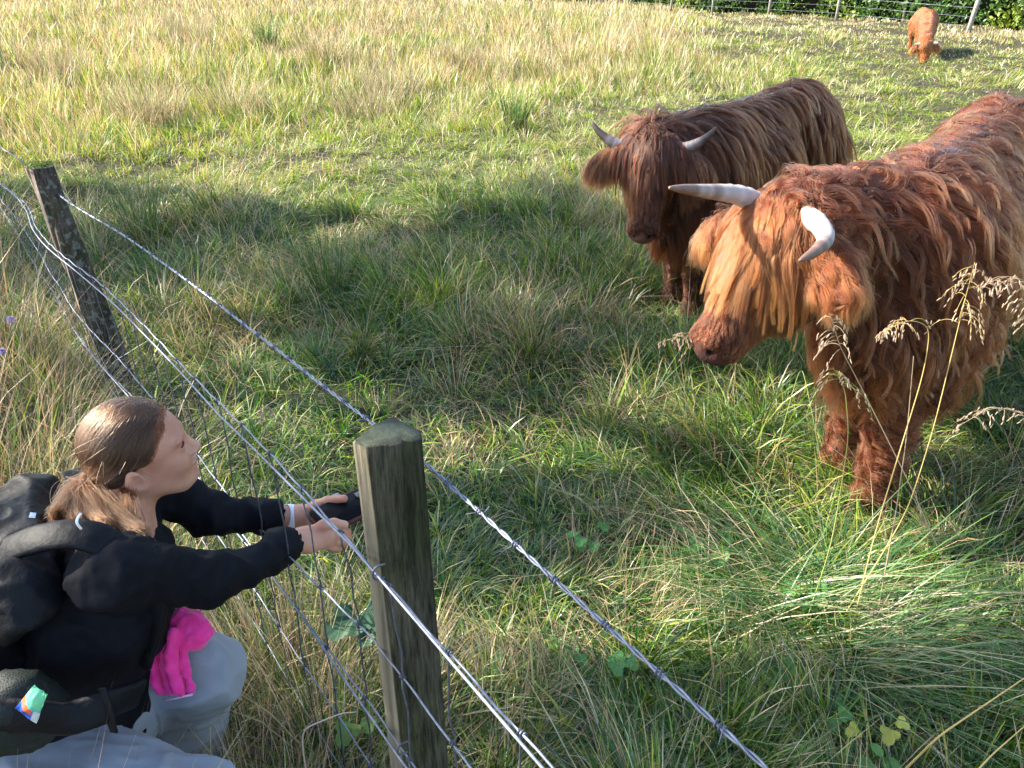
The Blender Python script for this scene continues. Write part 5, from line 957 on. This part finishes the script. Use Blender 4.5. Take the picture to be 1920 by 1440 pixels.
tussock('laid_tussock', 'tussock', 'long green blades combed over to the right in the right foreground', 1490, 1190, 700, .62, .26, [(.04, .12, .03), (.07, .18, .04), (.14, .26, .06), (.4, .36, .2)], .0042, (1, -.22), (.9, .75))
tussock('laid_tussock', 'tussock', 'long green blades fanning left below the ginger cow forelegs', 1500, 1130, 420, .50, .2, [(.04, .12, .03), (.08, .2, .04), (.42, .36, .2)], .004, (-1, .1), (.7, .8))
tussock('dry_tussock', 'tussock', 'dry brown fallen grass tussock left of the ginger cow forelegs', 1240, 975, 200, .40, .09, [(.36, .28, .17), (.28, .2, .12), (.46, .38, .24)], .0028, (-.1, -1), (.5, 1.2))
tussock('dry_tussock', 'tussock', 'dry straw tussock at the left edge behind the backpack', 60, 880, 420, .55, .2, [(.40, .31, .19), (.30, .22, .13), (.12, .2, .06)], .0032, (0, 0), (.3, .8))
tussock('dry_tussock', 'tussock', 'withered brown grass growing through the netting beside the near post', 560, 1330, 600, .42, .16, [(.36, .27, .18), (.25, .18, .12), (.44, .36, .24), (.1, .18, .05)], .0028, (0, 0), (.2, .6))
DT = [(.34, .25, .15), (.26, .19, .11), (.42, .35, .22), (.16, .2, .07)]
for px_, py_, n_, L_, w_ in ((285, 235, 420, .62, 'brown upright dry tussock at upper left, above the shadow edge'), (105, 150, 420, .7, 'tall dry tussock near the upper left corner'), (735, 185, 380, .6, 'tan dry tussock at upper centre, left of the dark cow horns'), (690, 215, 300, .5, 'lower dry tussock just left of the tan one at upper centre'),
                             (450, 215, 420, .55, 'yellow brown tussock between the leaning post and upper centre'), (865, 130, 380, .6, 'sunlit dry tussock at upper centre, straight behind the dark cow'), (610, 130, 380, .65, 'dry tussock far back, left of upper centre'), (360, 85, 420, .75, 'dark brown dry tussock far back at upper left')):
    tussock('dry_tussock', 'tussock', w_, px_, py_, n_, L_, .35, DT, .0065, phi=(.15, .5), grp='dry tussocks in the far grass')
for a, b, w in ((20, 600, 'small purple knapweed flower at the left edge, the upper of two'), (4, 660, 'small purple knapweed flower at the left edge, the lower of two')):
    pz = at(a, b, t=2.6); e = empty('knapweed', (pz[0], pz[1], 0)); tag(e, w, 'flower', 'purple flowers'); m = MB(); m.tube([[0, 0, 0], [.02, 0, pz[2] * .5], [0, 0, pz[2]]], .0014, 5, (.12, .16, .06)); m.build('stem', M['stalk'], e)
    n_ = 120; dp = nrm(rng.normal(size=(n_, 3)) + [0, 0, .8]) * .010 + [0, 0, pz[2]]; V, Q, C = leaf_cloud(dp, .006, np.tile([.34, .27, .45], (n_, 1)) * (.7 + .6 * rng.random((n_, 1))), .3); mesh_np('flower_head', V, Q, M['leaf'], e, False, C)
